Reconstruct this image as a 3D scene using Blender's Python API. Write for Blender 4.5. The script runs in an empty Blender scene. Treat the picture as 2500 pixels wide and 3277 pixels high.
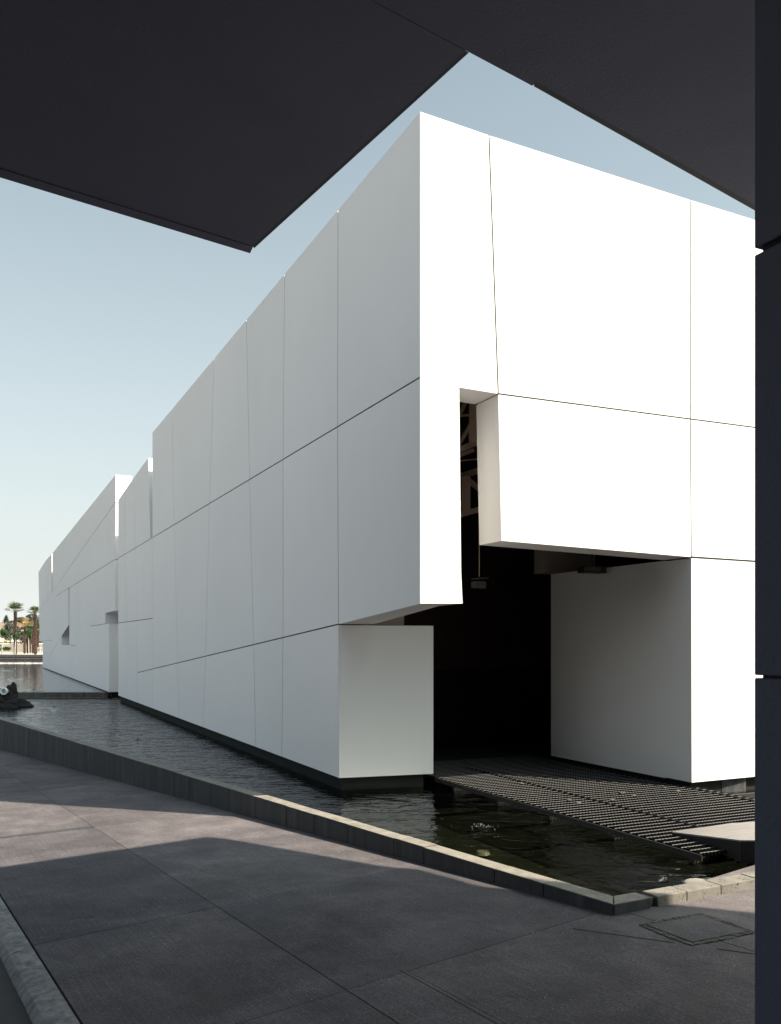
import bpy, bmesh, math, random
from mathutils import Vector
from math import radians, sin, cos, pi

random.seed(7)
S = bpy.context.scene
COL = S.collection

# ------------------------------------------------------------------ camera, sky, sun, exposure
CAM_Z = 1.85            # metres above the near pond's water (z = 0)
FPX, CXP, HYP = 2783.0, 1250.0, 2057.0
cam_d = bpy.data.cameras.new('camera')
cam_d.sensor_fit = 'HORIZONTAL'
cam_d.sensor_width = 36.0
cam_d.lens = 36.0 * FPX / 2500.0
cam_d.shift_y = (HYP - 3277 / 2) / 2500.0
cam_d.clip_start = 0.05
cam_d.clip_end = 3000
cam = bpy.data.objects.new('camera', cam_d)
COL.objects.link(cam)
cam.location = (0, 0, CAM_Z)
cam.rotation_euler = (radians(90), 0, 0)
S.camera = cam

SUN_AZ, SUN_EL = 115.0, 47.0    # compass bearing from +Y turning to +X, and height
world = bpy.data.worlds.new('World')
S.world = world
world.use_nodes = True
wn = world.node_tree
wn.nodes.clear()
sky = wn.nodes.new('ShaderNodeTexSky')
sky.sky_type = 'NISHITA'
sky.sun_disc = False
sky.sun_elevation = radians(SUN_EL)
sky.sun_rotation = radians(SUN_AZ)
sky.altitude = 100
sky.air_density = 0.8
sky.dust_density = 5.0
sky.ozone_density = 1.5
bg = wn.nodes.new('ShaderNodeBackground')
bg.inputs['Strength'].default_value = 0.15
wo = wn.nodes.new('ShaderNodeOutputWorld')
# thin summer haze: the same all round the horizon, fading with height
hs_ = wn.nodes.new('ShaderNodeHueSaturation')
hs_.inputs['Saturation'].default_value = .66
hs_.inputs['Value'].default_value = 0.72
wn.links.new(sky.outputs[0], hs_.inputs['Color'])
tc_ = wn.nodes.new('ShaderNodeTexCoord')
sp0 = wn.nodes.new('ShaderNodeSeparateXYZ')
wn.links.new(tc_.outputs['Generated'], sp0.inputs[0])
m1_ = wn.nodes.new('ShaderNodeMath'); m1_.operation = 'MAXIMUM'; m1_.inputs[1].default_value = 0
wn.links.new(sp0.outputs['Z'], m1_.inputs[0])
m2_ = wn.nodes.new('ShaderNodeMath'); m2_.operation = 'MULTIPLY'; m2_.inputs[1].default_value = -3.0
wn.links.new(m1_.outputs[0], m2_.inputs[0])
m3_ = wn.nodes.new('ShaderNodeMath'); m3_.operation = 'EXPONENT'
wn.links.new(m2_.outputs[0], m3_.inputs[0])
mx_ = wn.nodes.new('ShaderNodeMix'); mx_.data_type = 'RGBA'
wn.links.new(m3_.outputs[0], mx_.inputs[0])
tn_ = wn.nodes.new('ShaderNodeMix'); tn_.data_type = 'RGBA'; tn_.blend_type = 'MULTIPLY'
tn_.inputs[0].default_value = 1
tn_.inputs[7].default_value = (.78, .955, .895, 1)
wn.links.new(hs_.outputs[0], tn_.inputs[6])
wn.links.new(tn_.outputs[2], mx_.inputs[6])
mx_.inputs[7].default_value = (3.0, 3.12, 3.0, 1)
wn.links.new(mx_.outputs[2], bg.inputs[0])
wn.links.new(bg.outputs[0], wo.inputs[0])

sun_d = bpy.data.lights.new('sun', 'SUN')
sun_d.energy = 5.0
sun_d.angle = radians(0.55)
sun_d.color = (1.0, 0.86, 0.66)
sun = bpy.data.objects.new('sun', sun_d)
COL.objects.link(sun)
to_sun = Vector((sin(radians(SUN_AZ)) * cos(radians(SUN_EL)), cos(radians(SUN_AZ)) * cos(radians(SUN_EL)), sin(radians(SUN_EL))))
sun.rotation_euler = to_sun.to_track_quat('Z', 'Y').to_euler()
sun.location = (12, -8, 20)

S.view_settings.view_transform = 'Standard'
S.view_settings.look = 'None'
S.view_settings.gamma = 1
S.view_settings.use_curve_mapping = False
S.view_settings.exposure = 1.08
S.cycles.max_bounces = 10
S.cycles.diffuse_bounces = 5
S.cycles.use_denoising = True

# ------------------------------------------------------------------ survey helpers
V2 = lambda x, y: Vector((x, y))


def ray(px, py):
    return Vector(((px - CXP) / FPX, 1.0, (HYP - py) / FPX))


def level(px, py, z):
    """plan position of a surveyed point that lies at height z"""
    r = ray(px, py)
    t = (z - CAM_Z) / r.z
    return V2(r.x * t, t)


WD = V2(-.599, .801)      # the pond wall's run; the paving falls gently along it


def ground_z(x, y):
    return .203 - .035 * (WD.x * x + WD.y * y)


class Facade:
    """a vertical wall plane: s metres along d from its origin, z up"""

    def __init__(self, origin, d, nrm):
        self.o, self.d, self.n = origin, d.normalized(), nrm.normalized()

    def sz(self, px, py):
        r = ray(px, py)
        t = self.o.dot(self.n) / V2(r.x, r.y).dot(self.n)
        p = V2(r.x * t, t)
        return V2((p - self.o).dot(self.d), CAM_Z + r.z * t)

    def xyz(self, s, z, depth=0.0):
        p = self.o + self.d * s - self.n * depth
        return Vector((p.x, p.y, z))


FD = V2(-(1250 + 73), FPX).normalized()          # along the long shaded facade
GD = V2((7143 - 1250), FPX).normalized()         # along the sunlit facade
NL = V2(-FD.y, FD.x)                             # outward normals
NL = NL if NL.x < 0 else -NL
NR = V2(GD.y, -GD.x)
C0 = level(1086, 2490, .168)                     # pier corner
rx = ray(1345, HYP)
tt = C0.dot(NL) / V2(rx.x, rx.y).dot(NL)
CC = V2(rx.x * tt, tt)                           # upper block corner
LF = Facade(CC, FD, NL)
RF = Facade(CC, GD, NR)
BASE_Z = .168

# ------------------------------------------------------------------ mesh helpers


def link(name, mesh, mats, parent=None, kind=None, label=None, cat=None, group=None):
    o = bpy.data.objects.new(name, mesh)
    for m in (mats if isinstance(mats, (list, tuple)) else [mats]):
        if m is not None:
            o.data.materials.append(m)
    COL.objects.link(o)
    if parent:
        o.parent = parent
    tag(o, kind, label, cat, group)
    return o


def tag(o, kind=None, label=None, cat=None, group=None):
    if kind: o['kind'] = kind
    if label: o['label'] = label
    if cat: o['category'] = cat
    if group: o['group'] = group
    return o


def thing(name, label, cat, group=None, loc=(0, 0, 0), kind=None):
    o = bpy.data.objects.new(name, None)
    o.empty_display_size = .2
    o.location = loc
    COL.objects.link(o)
    return tag(o, kind, label, cat, group)


def mesh_from(verts, faces, name='mesh', smooth=False):
    m = bpy.data.meshes.new(name)
    m.from_pydata([tuple(v) for v in verts], [], faces)
    m.update()
    bm = bmesh.new()
    bm.from_mesh(m)
    bmesh.ops.recalc_face_normals(bm, faces=bm.faces)
    bm.to_mesh(m)
    bm.free()
    if smooth:
        for p in m.polygons: p.use_smooth = True
    return m


def prism_data(front, back):
    n = len(front)
    faces = [list(range(n)), list(range(2 * n - 1, n - 1, -1))]
    for i in range(n):
        j = (i + 1) % n
        faces.append([i, n + i, n + j, j])
    return list(front) + list(back), faces


def prism_plan(poly, z0, z1):
    """poly in plan; z0/z1 numbers or functions of (x, y)"""
    f0 = z0 if callable(z0) else (lambda x, y: z0)
    f1 = z1 if callable(z1) else (lambda x, y: z1)
    top = [Vector((p[0], p[1], f1(p[0], p[1]))) for p in poly]
    bot = [Vector((p[0], p[1], f0(p[0], p[1]))) for p in poly]
    return prism_data(top, bot)


def box_data(cx, cy, cz, sx, sy, sz, rz=0):
    c, s = cos(rz), sin(rz)
    v = []
    for dz in (-.5, .5):
        for dx, dy in ((-.5, -.5), (.5, -.5), (.5, .5), (-.5, .5)):
            x, y = dx * sx, dy * sy
            v.append(Vector((cx + c * x - s * y, cy + s * x + c * y, cz + dz * sz)))
    return v, [[3, 2, 1, 0], [4, 5, 6, 7], [0, 1, 5, 4], [1, 2, 6, 5], [2, 3, 7, 6], [3, 0, 4, 7]]


def bar_data(a, b, w, h=None):
    """a square bar from a to b"""
    h = h or w
    a, b = Vector(a), Vector(b)
    d = (b - a).normalized()
    u = d.cross(Vector((0, 0, 1)))
    if u.length < 1e-3: u = Vector((1, 0, 0))
    u.normalize()
    w_ = u.cross(d).normalized()
    v = []
    for p in (a, b):
        for i, j in ((-1, -1), (1, -1), (1, 1), (-1, 1)):
            v.append(p + u * (i * w / 2) + w_ * (j * h / 2))
    return v, [[3, 2, 1, 0], [4, 5, 6, 7], [0, 1, 5, 4], [1, 2, 6, 5], [2, 3, 7, 6], [3, 0, 4, 7]]


def tube_data(pts, radii, n=8):
    v, f = [], []
    for k, (p, r) in enumerate(zip(pts, radii)):
        p = Vector(p)
        q = Vector(pts[min(k + 1, len(pts) - 1)]) - Vector(pts[max(k - 1, 0)])
        q.normalize()
        u = q.cross(Vector((0, 1, 0)))
        if u.length < .1: u = q.cross(Vector((1, 0, 0)))
        u.normalize()
        w = q.cross(u)
        for i in range(n):
            a = 2 * pi * i / n
            v.append(p + u * (r * cos(a)) + w * (r * sin(a)))
    for k in range(len(pts) - 1):
        for i in range(n):
            j = (i + 1) % n
            f.append([k * n + i, k * n + j, (k + 1) * n + j, (k + 1) * n + i])
    f.append(list(range(n))[::-1])
    f.append([(len(pts) - 1) * n + i for i in range(n)])
    return v, f


class MB:
    def __init__(self):
        self.v, self.f = [], []

    def add(self, data):
        v, f = data
        k = len(self.v)
        self.v += [Vector(q) for q in v]
        self.f += [[i + k for i in q] for q in f]
        return self

    def build(self, name, mats, parent=None, smooth=False, **kw):
        return link(name, mesh_from(self.v, self.f, name, smooth), mats, parent, **kw)


def part(name, data, mats, parent, smooth=False, **kw):
    return link(name, mesh_from(data[0], data[1], name, smooth), mats, parent, **kw)


def bevel(o, w=.006, seg=2):
    bm = bmesh.new()
    bm.from_mesh(o.data)
    bmesh.ops.remove_doubles(bm, verts=bm.verts, dist=1e-5)
    bmesh.ops.bevel(bm, geom=[e for e in bm.edges if e.is_manifold and e.calc_face_angle(0) > .5],
                    offset=w, segments=seg, affect='EDGES', profile=.5)
    bm.to_mesh(o.data)
    bm.free()
    return o


# ------------------------------------------------------------------ materials


class NT:
    def __init__(self, name):
        self.m = bpy.data.materials.new(name)
        self.m.use_nodes = True
        self.t = self.m.node_tree
        self.t.nodes.clear()
        self.out = self.t.nodes.new('ShaderNodeOutputMaterial')

    def n(self, kind, **kw):
        x = self.t.nodes.new(kind)
        for k, val in kw.items():
            if k in x.inputs.keys() if hasattr(x.inputs, 'keys') else False:
                x.inputs[k].default_value = val
            else:
                setattr(x, k, val)
        return x

    def l(self, a, b):
        self.t.links.new(a, b)

    def coord(self, scale=(1, 1, 1), rot=(0, 0, 0)):
        g = self.n('ShaderNodeNewGeometry')
        mp = self.n('ShaderNodeMapping')
        mp.inputs['Scale'].default_value = scale
        mp.inputs['Rotation'].default_value = rot
        self.l(g.outputs['Position'], mp.inputs['Vector'])
        return mp.outputs[0]

    def noise(self, vec, scale, detail=4, rough=.55, dist=0):
        x = self.n('ShaderNodeTexNoise')
        x.inputs['Scale'].default_value = scale
        x.inputs['Detail'].default_value = detail
        x.inputs['Roughness'].default_value = rough
        x.inputs['Distortion'].default_value = dist
        self.l(vec, x.inputs['Vector'])
        return x.outputs['Fac']

    def ramp(self, fac, stops):
        x = self.n('ShaderNodeValToRGB')
        e = x.color_ramp.elements
        while len(e) < len(stops): e.new(.5)
        for i, (p, c) in enumerate(stops):
            e[i].position = p
            e[i].color = (c[0], c[1], c[2], 1) if not isinstance(c, (int, float)) else (c, c, c, 1)
        self.l(fac, x.inputs[0])
        return x.outputs[0]

    def mix(self, a, b, fac, mode='MIX'):
        x = self.n('ShaderNodeMix')
        x.data_type = 'RGBA'
        x.blend_type = mode
        for sock, val in ((x.inputs[0], fac), (x.inputs[6], a), (x.inputs[7], b)):
            if isinstance(val, (int, float)):
                sock.default_value = val
            elif isinstance(val, (tuple, list)):
                sock.default_value = (val[0], val[1], val[2], 1)
            else:
                self.l(val, sock)
        return x.outputs[2]

    def math(self, op, a, b=0.0):
        x = self.n('ShaderNodeMath')
        x.operation = op
        for sock, val in ((x.inputs[0], a), (x.inputs[1], b)):
            if isinstance(val, (int, float)):
                sock.default_value = val
            else:
                self.l(val, sock)
        return x.outputs[0]

    def bump(self, height, dist, strength=1.0, normal=None):
        x = self.n('ShaderNodeBump')
        x.inputs['Distance'].default_value = dist
        x.inputs['Strength'].default_value = strength
        self.l(height, x.inputs['Height'])
        if normal: self.l(normal, x.inputs['Normal'])
        return x.outputs[0]

    def principled(self, color, rough=.8, normal=None, metallic=0, spec=.5):
        b = self.n('ShaderNodeBsdfPrincipled')
        for key, val in (('Base Color', color), ('Roughness', rough), ('Metallic', metallic), ('Specular IOR Level', spec)):
            if isinstance(val, (int, float)):
                b.inputs[key].default_value = val
            elif isinstance(val, (tuple, list)):
                b.inputs[key].default_value = (val[0], val[1], val[2], 1)
            else:
                self.l(val, b.inputs[key])
        if normal: self.l(normal, b.inputs['Normal'])
        self.l(b.outputs[0], self.out.inputs[0])
        return self.m


def plain(name, c, rough=.8, var=.15, scale=6, metallic=0):
    t = NT(name)
    v = t.coord()
    f = t.noise(v, scale, 5)
    col = t.ramp(f, [(.3, [q * (1 - var) for q in c]), (.7, [min(1, q * (1 + var)) for q in c])])
    return t.principled(col, rough, t.bump(t.noise(v, scale * 12, 3), .002, .5), metallic)


def plaster(name, c, grit=.0012, streak=.5, mot=.05):
    t = NT(name)
    v = t.coord()
    big = t.noise(v, .45, 4, .55, .3)
    med = t.noise(v, 2.6, 5, .6)
    vs = t.coord((3.0, 3.0, .22))
    st = t.noise(vs, 1.4, 4, .6)
    f = t.math('ADD', t.math('MULTIPLY', big, .5), t.math('ADD', t.math('MULTIPLY', med, .2), t.math('MULTIPLY', st, .3 * streak + .0)))
    col = t.ramp(f, [(.3, [q * (1 - mot) for q in c]), (.62, c)])
    oi = t.n('ShaderNodeObjectInfo')
    col = t.mix(col, t.ramp(oi.outputs['Random'], [(0, 1 - mot * .5), (1, 1.0)]), 1.0, 'MULTIPLY')
    # a few dark pin holes and specks
    vo = t.n('ShaderNodeTexVoronoi')
    vo.inputs['Scale'].default_value = 3.3
    t.l(v, vo.inputs['Vector'])
    sp = t.ramp(vo.outputs['Distance'], [(.0, 1.0), (.018, 0.0)])
    col = t.mix(col, [q * .45 for q in c], sp)
    b1 = t.bump(t.noise(v, 55, 4, .6), grit, .8)
    b2 = t.bump(t.noise(v, 2.2, 3, .5), .006, .35, b1)
    return t.principled(col, .86, b2, spec=.25)


M = {}
M['white'] = plaster('white_plaster', (.865, .855, .865))
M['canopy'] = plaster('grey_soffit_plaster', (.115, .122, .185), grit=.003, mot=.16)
M['darkwall'] = plaster('dark_rendered_wall', (.12, .132, .185), grit=.004, mot=.14)
M['edge'] = plaster('soffit_edge', (.08, .085, .10), grit=.002, mot=.15)
M['inner'] = plaster('interior_wall', (.085, .05, .043), mot=.3)  # darker than plain grey walls; the hall's shade is put into the colour
M['innerblack'] = plain('interior_dark', (.012, .012, .012), .9, .3)  # near-black; on the hall's linings the shade sits in the colour
M['joint'] = plain('joint_sealant', (.05, .05, .05), .9)
M['plinth'] = plain('dark_plinth', (.006, .009, .007), 1.0, .4, 3)
M['steel'] = plain('truss_steel', (.55, .42, .34), .6, .1)
M['black_metal'] = plain('black_metal', (.02, .02, .02), .5)
M['brick'] = plain('plinth_brick', (.16, .12, .10), .85, .3, 8)


def paving(name, tint=(1, 1, 1), seed=0):
    t = NT(name)
    v = t.coord()
    a = math.atan2(.855, -.519)
    vr = t.coord((1, 1, 1), (0, 0, -a))
    big = t.noise(v, .55, 5, .62, .6)
    med = t.noise(v, 3.0, 6, .65, .2)
    fine = t.noise(v, 70, 3, .6)
    base = t.ramp(t.math('ADD', t.math('MULTIPLY', big, .6), t.math('MULTIPLY', med, .4)),
                  [(.30, [.050 * tint[0], .0465 * tint[1], .043 * tint[2]]), (.48, [.082 * tint[0], .075 * tint[1], .068 * tint[2]]),
                   (.66, [.118 * tint[0], .107 * tint[1], .093 * tint[2]])])
    base = t.mix(base, t.ramp(fine, [(.3, .62), (.7, 1.25)]), .8, 'MULTIPLY')
    # broom finish along the slabs
    comb = t.n('ShaderNodeMapping')
    comb.inputs['Scale'].default_value = (1.6, 90, 1)
    t.l(vr, comb.inputs['Vector'])
    broom = t.noise(comb.outputs[0], 1.0, 3, .6, .4)
    base = t.mix(base, t.ramp(broom, [(.35, .8), (.65, 1.12)]), .7, 'MULTIPLY')
    # white grit and dark pits
    vo = t.n('ShaderNodeTexVoronoi')
    vo.inputs['Scale'].default_value = 26
    t.l(v, vo.inputs['Vector'])
    keep = t.ramp(t.noise(v, 2.1, 3), [(.5, 0.0), (.62, 1.0)])
    sp = t.math('MULTIPLY', t.ramp(vo.outputs['Distance'], [(.06, 1.0), (.10, 0.0)]), keep)
    base = t.mix(base, (.62, .60, .55), sp)
    vo2 = t.n('ShaderNodeTexVoronoi')
    vo2.inputs['Scale'].default_value = 3.1
    t.l(v, vo2.inputs['Vector'])
    base = t.mix(base, (.05, .045, .04), t.ramp(vo2.outputs['Distance'], [(.028, 1.0), (.045, 0.0)]))
    base = t.mix(base, t.ramp(t.noise(v, 1.5, 7, .72, .8), [(.34, .72), (.5, 1.0), (.66, 1.30)]), .8, 'MULTIPLY')
    spk = t.ramp(t.noise(v, 140, 2, .5), [(.62, 0.0), (.72, .5)])
    base = t.mix(base, (.36, .35, .33), spk)
    # tyre and water stains
    stain = t.ramp(t.noise(v, .9, 6, .7, 1.2), [(.52, 0.0), (.72, .55)])
    base = t.mix(base, (.09, .085, .085), stain)
    b1 = t.bump(fine, .004, .7)
    b2 = t.bump(broom, .0035, .8, b1)
    b3 = t.bump(med, .01, .25, b2)
    return t.principled(base, .85, b3, spec=.15)


M['paving'] = paving('broomed_concrete', (1.24, 1.26, 1.58))
M['paving_b'] = paving('broomed_concrete_lighter', (1.38, 1.39, 1.74))
M['paving_c'] = paving('broomed_concrete_darker', (1.05, 1.09, 1.42))
M['strip'] = paving('dark_bluish_strip', (.62, .72, .98))


def stone(name, dark, light, pits=True, streaks=True):
    t = NT(name)
    v = t.coord()
    n1 = t.noise(v, 5, 6, .7, .3)
    col = t.ramp(n1, [(.3, dark), (.7, light)])
    if streaks:
        vs = t.coord((14, 14, .5))
        col = t.mix(col, t.ramp(t.noise(vs, 1.2, 5, .65), [(.32, .45), (.66, 1.25)]), .75, 'MULTIPLY')
    nrm = t.bump(t.noise(v, 60, 4, .6), .004, .7)
    if pits:
        vo = t.n('ShaderNodeTexVoronoi')
        vo.inputs['Scale'].default_value = 48
        t.l(t.mix(v, t.noise(v, 30, 2), .06), vo.inputs['Vector'])
        pit = t.ramp(vo.outputs['Distance'], [(.16, 1.0), (.30, 0.0)])
        pit = t.math('MULTIPLY', pit, t.ramp(t.noise(v, 9, 2), [(.45, 0.0), (.58, 1.0)]))
        col = t.mix(col, (.02, .018, .016), pit)
        nrm = t.bump(t.math('SUBTRACT', 1.0, pit), .004, .8, nrm)
    return t.principled(col, .85, nrm, spec=.3)


M['wall_stone'] = stone('dark_wall_stone', (.055, .053, .05), (.13, .125, .115), False, True)
M['cap_stone'] = stone('porous_basalt', (.12, .114, .105), (.22, .21, .195), True, False)
M['kerb'] = stone('worn_kerb_concrete', (.17, .17, .175), (.32, .32, .33), False, True)
M['road'] = paving('gutter_concrete', (4.6, 5.0, 6.0))
M['rock'] = stone('black_lava_rock', (.006, .006, .006), (.028, .026, .025), True, False)
M['soil'] = plain('pale_dry_soil', (.36, .33, .28), .95, .3, 1)
M['basin'] = stone('mossy_basin_floor', (.014, .015, .010), (.048, .045, .034), True, False)


def water(name, sc=1.0, amp=1.0):
    t = NT(name)
    v1 = t.coord((1.0, 1.0, 1.0), (0, 0, .35))
    n1 = t.noise(v1, 1.1 * sc, 2, .5, .6)
    v2 = t.coord((1.0, 1.5, 1), (0, 0, -.2))
    n2 = t.noise(v2, 3.2 * sc, 2, .5, 1.2)
    n3 = t.noise(v2, 11 * sc, 3, .55, .5)
    h = t.math('ADD', t.math('ADD', t.math('MULTIPLY', n1, 1.0), t.math('MULTIPLY', n2, .55)), t.math('MULTIPLY', n3, .10))
    nrm = t.bump(h, .038 * amp, 1.0)
    fr = t.n('ShaderNodeFresnel')
    fr.inputs['IOR'].default_value = 1.33
    t.l(t.bump(h, .05 * amp, .6), fr.inputs['Normal'])
    gl = t.n('ShaderNodeBsdfGlossy')
    gl.inputs['Roughness'].default_value = .03
    gl.inputs['Color'].default_value = (.95, .97, 1, 1)
    t.l(nrm, gl.inputs['Normal'])
    tr = t.n('ShaderNodeBsdfTransparent')
    tr.inputs['Color'].default_value = (.38, .42, .36, 1)
    mx = t.n('ShaderNodeMixShader')
    t.l(fr.outputs[0], mx.inputs[0])
    t.l(tr.outputs[0], mx.inputs[1])
    t.l(gl.outputs[0], mx.inputs[2])
    t.l(mx.outputs[0], t.out.inputs[0])
    return t.m


M['water'] = water('rippled_pond_water')
M['water_far'] = water('rippled_far_water', 1.0, .4)

# ------------------------------------------------------------------ terrain, ponds, far terrace
part('terrain', ([(-900, -300, -1.6), (900, -300, -1.6), (900, 1500, -1.6), (-900, 1500, -1.6)], [[0, 1, 2, 3]]),
     M['soil'], None, kind='structure')


def sheet(name, pts, z, mat):
    return part(name, ([(p[0], p[1], z) for p in pts], [list(range(len(pts)))]), mat, None, kind='structure')


wall_out = [V2(1.45, 5.65), V2(1.45, 5.65) + V2(-.5955, .8034) * 26]
cornerP = V2(1.45, 5.65)
CD = V2(.886, .463).normalized()
wd = V2(-10.12, 13.66).normalized()
weir_y = 29.35
farB = 73.0
# near pond outline: inside faces of the walls, then under the building
pn = lambda t_: cornerP + wd * t_
near = [(cornerP.x + .02, cornerP.y + .16), tuple(cornerP + CD * 12 + V2(-.07, .14)), (16, 22), (6, 34), (-2, 40), (-26, 40)]
tmax = (weir_y + 10 - cornerP.y) / wd.y
near.append(tuple(pn(tmax) + V2(.1, .1)))
near_poly = [(cornerP.x + .02, cornerP.y + .13), (cornerP.x + CD.x * 14 - .06, cornerP.y + CD.y * 14 + .13), (16, 29.55), (-17.0, 29.55), (pn(29.6).x + .08, pn(29.6).y)]
sheet('near_pond_water', near_poly, 0.0, M['water'])
sheet('near_basin_floor', near_poly, -.36, M['basin'])
far_poly = [(-70, 29.6), (-5.5, 29.6), (-5.5, 40), (-8, 74), (-70, 74)]
sheet('far_pond_water', [(-70, 29.62), (4, 29.62), (-3, 72.9), (-70, 72.9)], .135, M['water_far'])
sheet('far_basin_floor', [(-70, 29.62), (4, 29.62), (-3, 72.9), (-70, 72.9)], -.30, M['basin'])
# far terrace behind the retaining wall
part('terrace', prism_plan([(-240, 73.5), (60, 73.5), (200, 420), (-400, 420)], -1.55, .84),
     plain('pale_terrace_gravel', (.42, .40, .36), .95, .15, 2), None, kind='structure')

# weir between the ponds
w = thing('weir', 'low dark stone weir crossing the pond between the near and the far water', 'weir')
mwe = M['wall_stone']
xa = LF.xyz(LF.sz(349, 2211).x, 0).x
k = 0
x = -40.0
while x < xa - .02:
    x2 = min(x + 1.35, xa)
    o = part('stone_block', box_data((x + x2) / 2, 29.45, -.12, x2 - x - .012, .34, .58), mwe, w)
    bevel(o, .008)
    x = x2
part('ledge', box_data((-40 + xa) / 2, 29.2, -.155, xa + 40, .16, .33), M['wall_stone'], w)
part('ledge_lip', box_data((-40 + xa) / 2, 29.13, .014, xa + 40, .03, .012), M['cap_stone'], w)

# far retaining wall with a water cascade
w = thing('retaining_wall', 'dark water-stained retaining wall at the far end of the far pond', 'wall')
t_ = NT('wet_stained_wall')
vv = t_.coord((10, 10, .6))
c_ = t_.ramp(t_.noise(vv, 1.3, 5, .7), [(.3, (.035, .03, .035)), (.55, (.10, .085, .085)), (.75, (.20, .18, .18))])
t_.principled(c_, .7)
M['wet'] = t_.m
x = -60.0
while x < 6:
    part('coping', box_data(x + .74, 73.2, .755, 1.47, .46, .19), plain('coping_dark', (.06, .065, .075), .7) if x == -60 else bpy.data.materials['coping_dark'], w)
    part('wall_panel', box_data(x + .74, 73.27, .12, 1.47, .44, 1.06), M['wet'], w)
    x += 1.5
part('ledge', box_data(-27, 73.0, .52, 66, .1, .04), M['cap_stone'], w)
fo = MB()
for i in range(150):
    xx = -40 + i * .3
    fo.add(box_data(xx, 72.97 + random.uniform(-.05, .03), .15, .31, random.uniform(.08, .22), random.uniform(.02, .06)))
fo.build('foam', plain('white_foam', (.85, .87, .88), .6, .05), None, kind='stuff', label='thin white line of foam at the foot of the far retaining wall', cat='foam')

# ------------------------------------------------------------------ paving
AD = V2(-.519, .855)          # long joints
NN = V2(.855, .519)
CR = V2(.78, .626)            # cross joints
MM = V2(-.626, .78)


def clip(poly, n, c, keep_less=True):
    out = []
    sgn = 1 if keep_less else -1
    for i in range(len(poly)):
        p, q = poly[i], poly[(i + 1) % len(poly)]
        dp, dq = sgn * (p.dot(n) - c), sgn * (q.dot(n) - c)
        if dp <= 0: out.append(p)
        if (dp < 0 < dq) or (dq < 0 < dp):
            out.append(p.lerp(q, dp / (dp - dq)))
    return out


pav = thing('pavement', 'broom-finished concrete pavement in large slabs running beside the pond wall', None, kind='structure')
del pav['label']
part('bedding', prism_plan([(-30, -12), (16, -12), (16, 13.0), (cornerP.x, cornerP.y), tuple(pn(36))][0:5] + [(-30, 34)],
                           lambda x, y: ground_z(x, y) - .5, lambda x, y: ground_z(x, y) - .055), M['joint'], pav)
rows = [-14, -10, -6.2, -4.0, -2.0, -.1, 1.75, 3.61, 5.49, 7.41, 9.25, 11.05, 12.8, 14.7, 16.7, 18.7, 20.7, 22.7, 24.7, 26.7, 28.7, 30.7]
wn_ = V2(wd.y, -wd.x)         # outward (towards the paving) normal is -wn? resolved by sign below
if (V2(0, 0) - cornerP).dot(wn_) < 0: wn_ = -wn_
cn_ = V2(CD.y, -CD.x)
if (V2(0, 0) - cornerP).dot(cn_) < 0: cn_ = -cn_
gp = .0028


def slab(n0, n1, m0, m1, g0=gp, g1=gp, bound=None):
    # corner points of an oblique cell
    def pt(n, m):
        det = NN.x * MM.y - NN.y * MM.x
        return V2((n * MM.y - m * NN.y) / det, (NN.x * m - MM.x * n) / det)
    poly = [pt(n0 + g0, m0 + gp), pt(n1 - g1, m0 + gp), pt(n1 - g1, m1 - gp), pt(n0 + g0, m1 - gp)]
    if bound is not None:
        poly = clip(poly, bound[0], bound[1], keep_less=False)
    if len(poly) < 3: return
    mat = random.choice([M['paving'], M['paving'], M['paving_b'], M['paving_c']])
    dz = random.uniform(-.0015, .0015)
    part('slab', prism_plan(poly, lambda x, y: ground_z(x, y) - .06, lambda x, y: ground_z(x, y) + dz), mat, pav)


wall_b = (wn_, cornerP.dot(wn_) + .0)
curb_b = (cn_, cornerP.dot(cn_) + .0)
for i in range(len(rows) - 1):
    m0, m1 = rows[i], rows[i + 1]
    low = m1 <= 3.62
    if low:
        slab(.885, 2.116, m0, m1)
        slab(2.116, 2.52, m0, m1)
        slab(2.52, 4.30, m0, m1)
        slab(4.30, 6.4, m0, m1)
        slab(6.4, 8.5, m0, m1)
        slab(8.5, 11, m0, m1)
    else:
        slab(.885, 2.116, m0, m1)
        if cornerP.dot(NN) > 2.2: slab(2.116, cornerP.dot(NN), m0, m1, g1=0, bound=wall_b)
        if m0 < 9:
            slab(cornerP.dot(NN), 6.6, m0, m1, g0=0, bound=curb_b)
            slab(6.6, 8.9, m0, m1, bound=curb_b)
            slab(8.9, 12, m0, m1, bound=curb_b)


def on_ground(x, y, dz=0): return Vector((x, y, ground_z(x, y) + dz))


# darker bluish strip crossing the left column, saw cut and manhole
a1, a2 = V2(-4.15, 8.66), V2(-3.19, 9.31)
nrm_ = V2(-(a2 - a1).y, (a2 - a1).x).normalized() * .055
part('dark_strip', prism_plan([a1 - nrm_, a2 - nrm_, a2 + nrm_, a1 + nrm_], lambda x, y: ground_z(x, y) - .05, lambda x, y: ground_z(x, y) + .004), M['strip'], pav)
for p, q in (((1.13, 5.39), (1.66, 5.08)), ((1.86, 4.96), (2.6, 4.52)), ((0.05, 4.72), (.60, 3.80))):
    p, q = V2(*p), V2(*q)
    nn = V2(-(q - p).y, (q - p).x).normalized() * .0022
    part('saw_cut', prism_plan([p - nn, q - nn, q + nn, p + nn], lambda x, y: ground_z(x, y) - .02, lambda x, y: ground_z(x, y) + .0035), M['joint'], pav)
mh = thing('manhole_cover', 'square concrete manhole cover with rough dark edge in the paving near the pond corner', 'manhole cover')
sq = [V2(1.58, 5.42), V2(2.01, 5.63), V2(2.17, 5.24), V2(1.75, 5.05)]
cen = (sq[0] + sq[1] + sq[2] + sq[3]) / 4
M['rough_dark'] = stone('crumbled_mortar', (.02, .02, .02), (.13, .12, .11), True, False)
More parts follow.
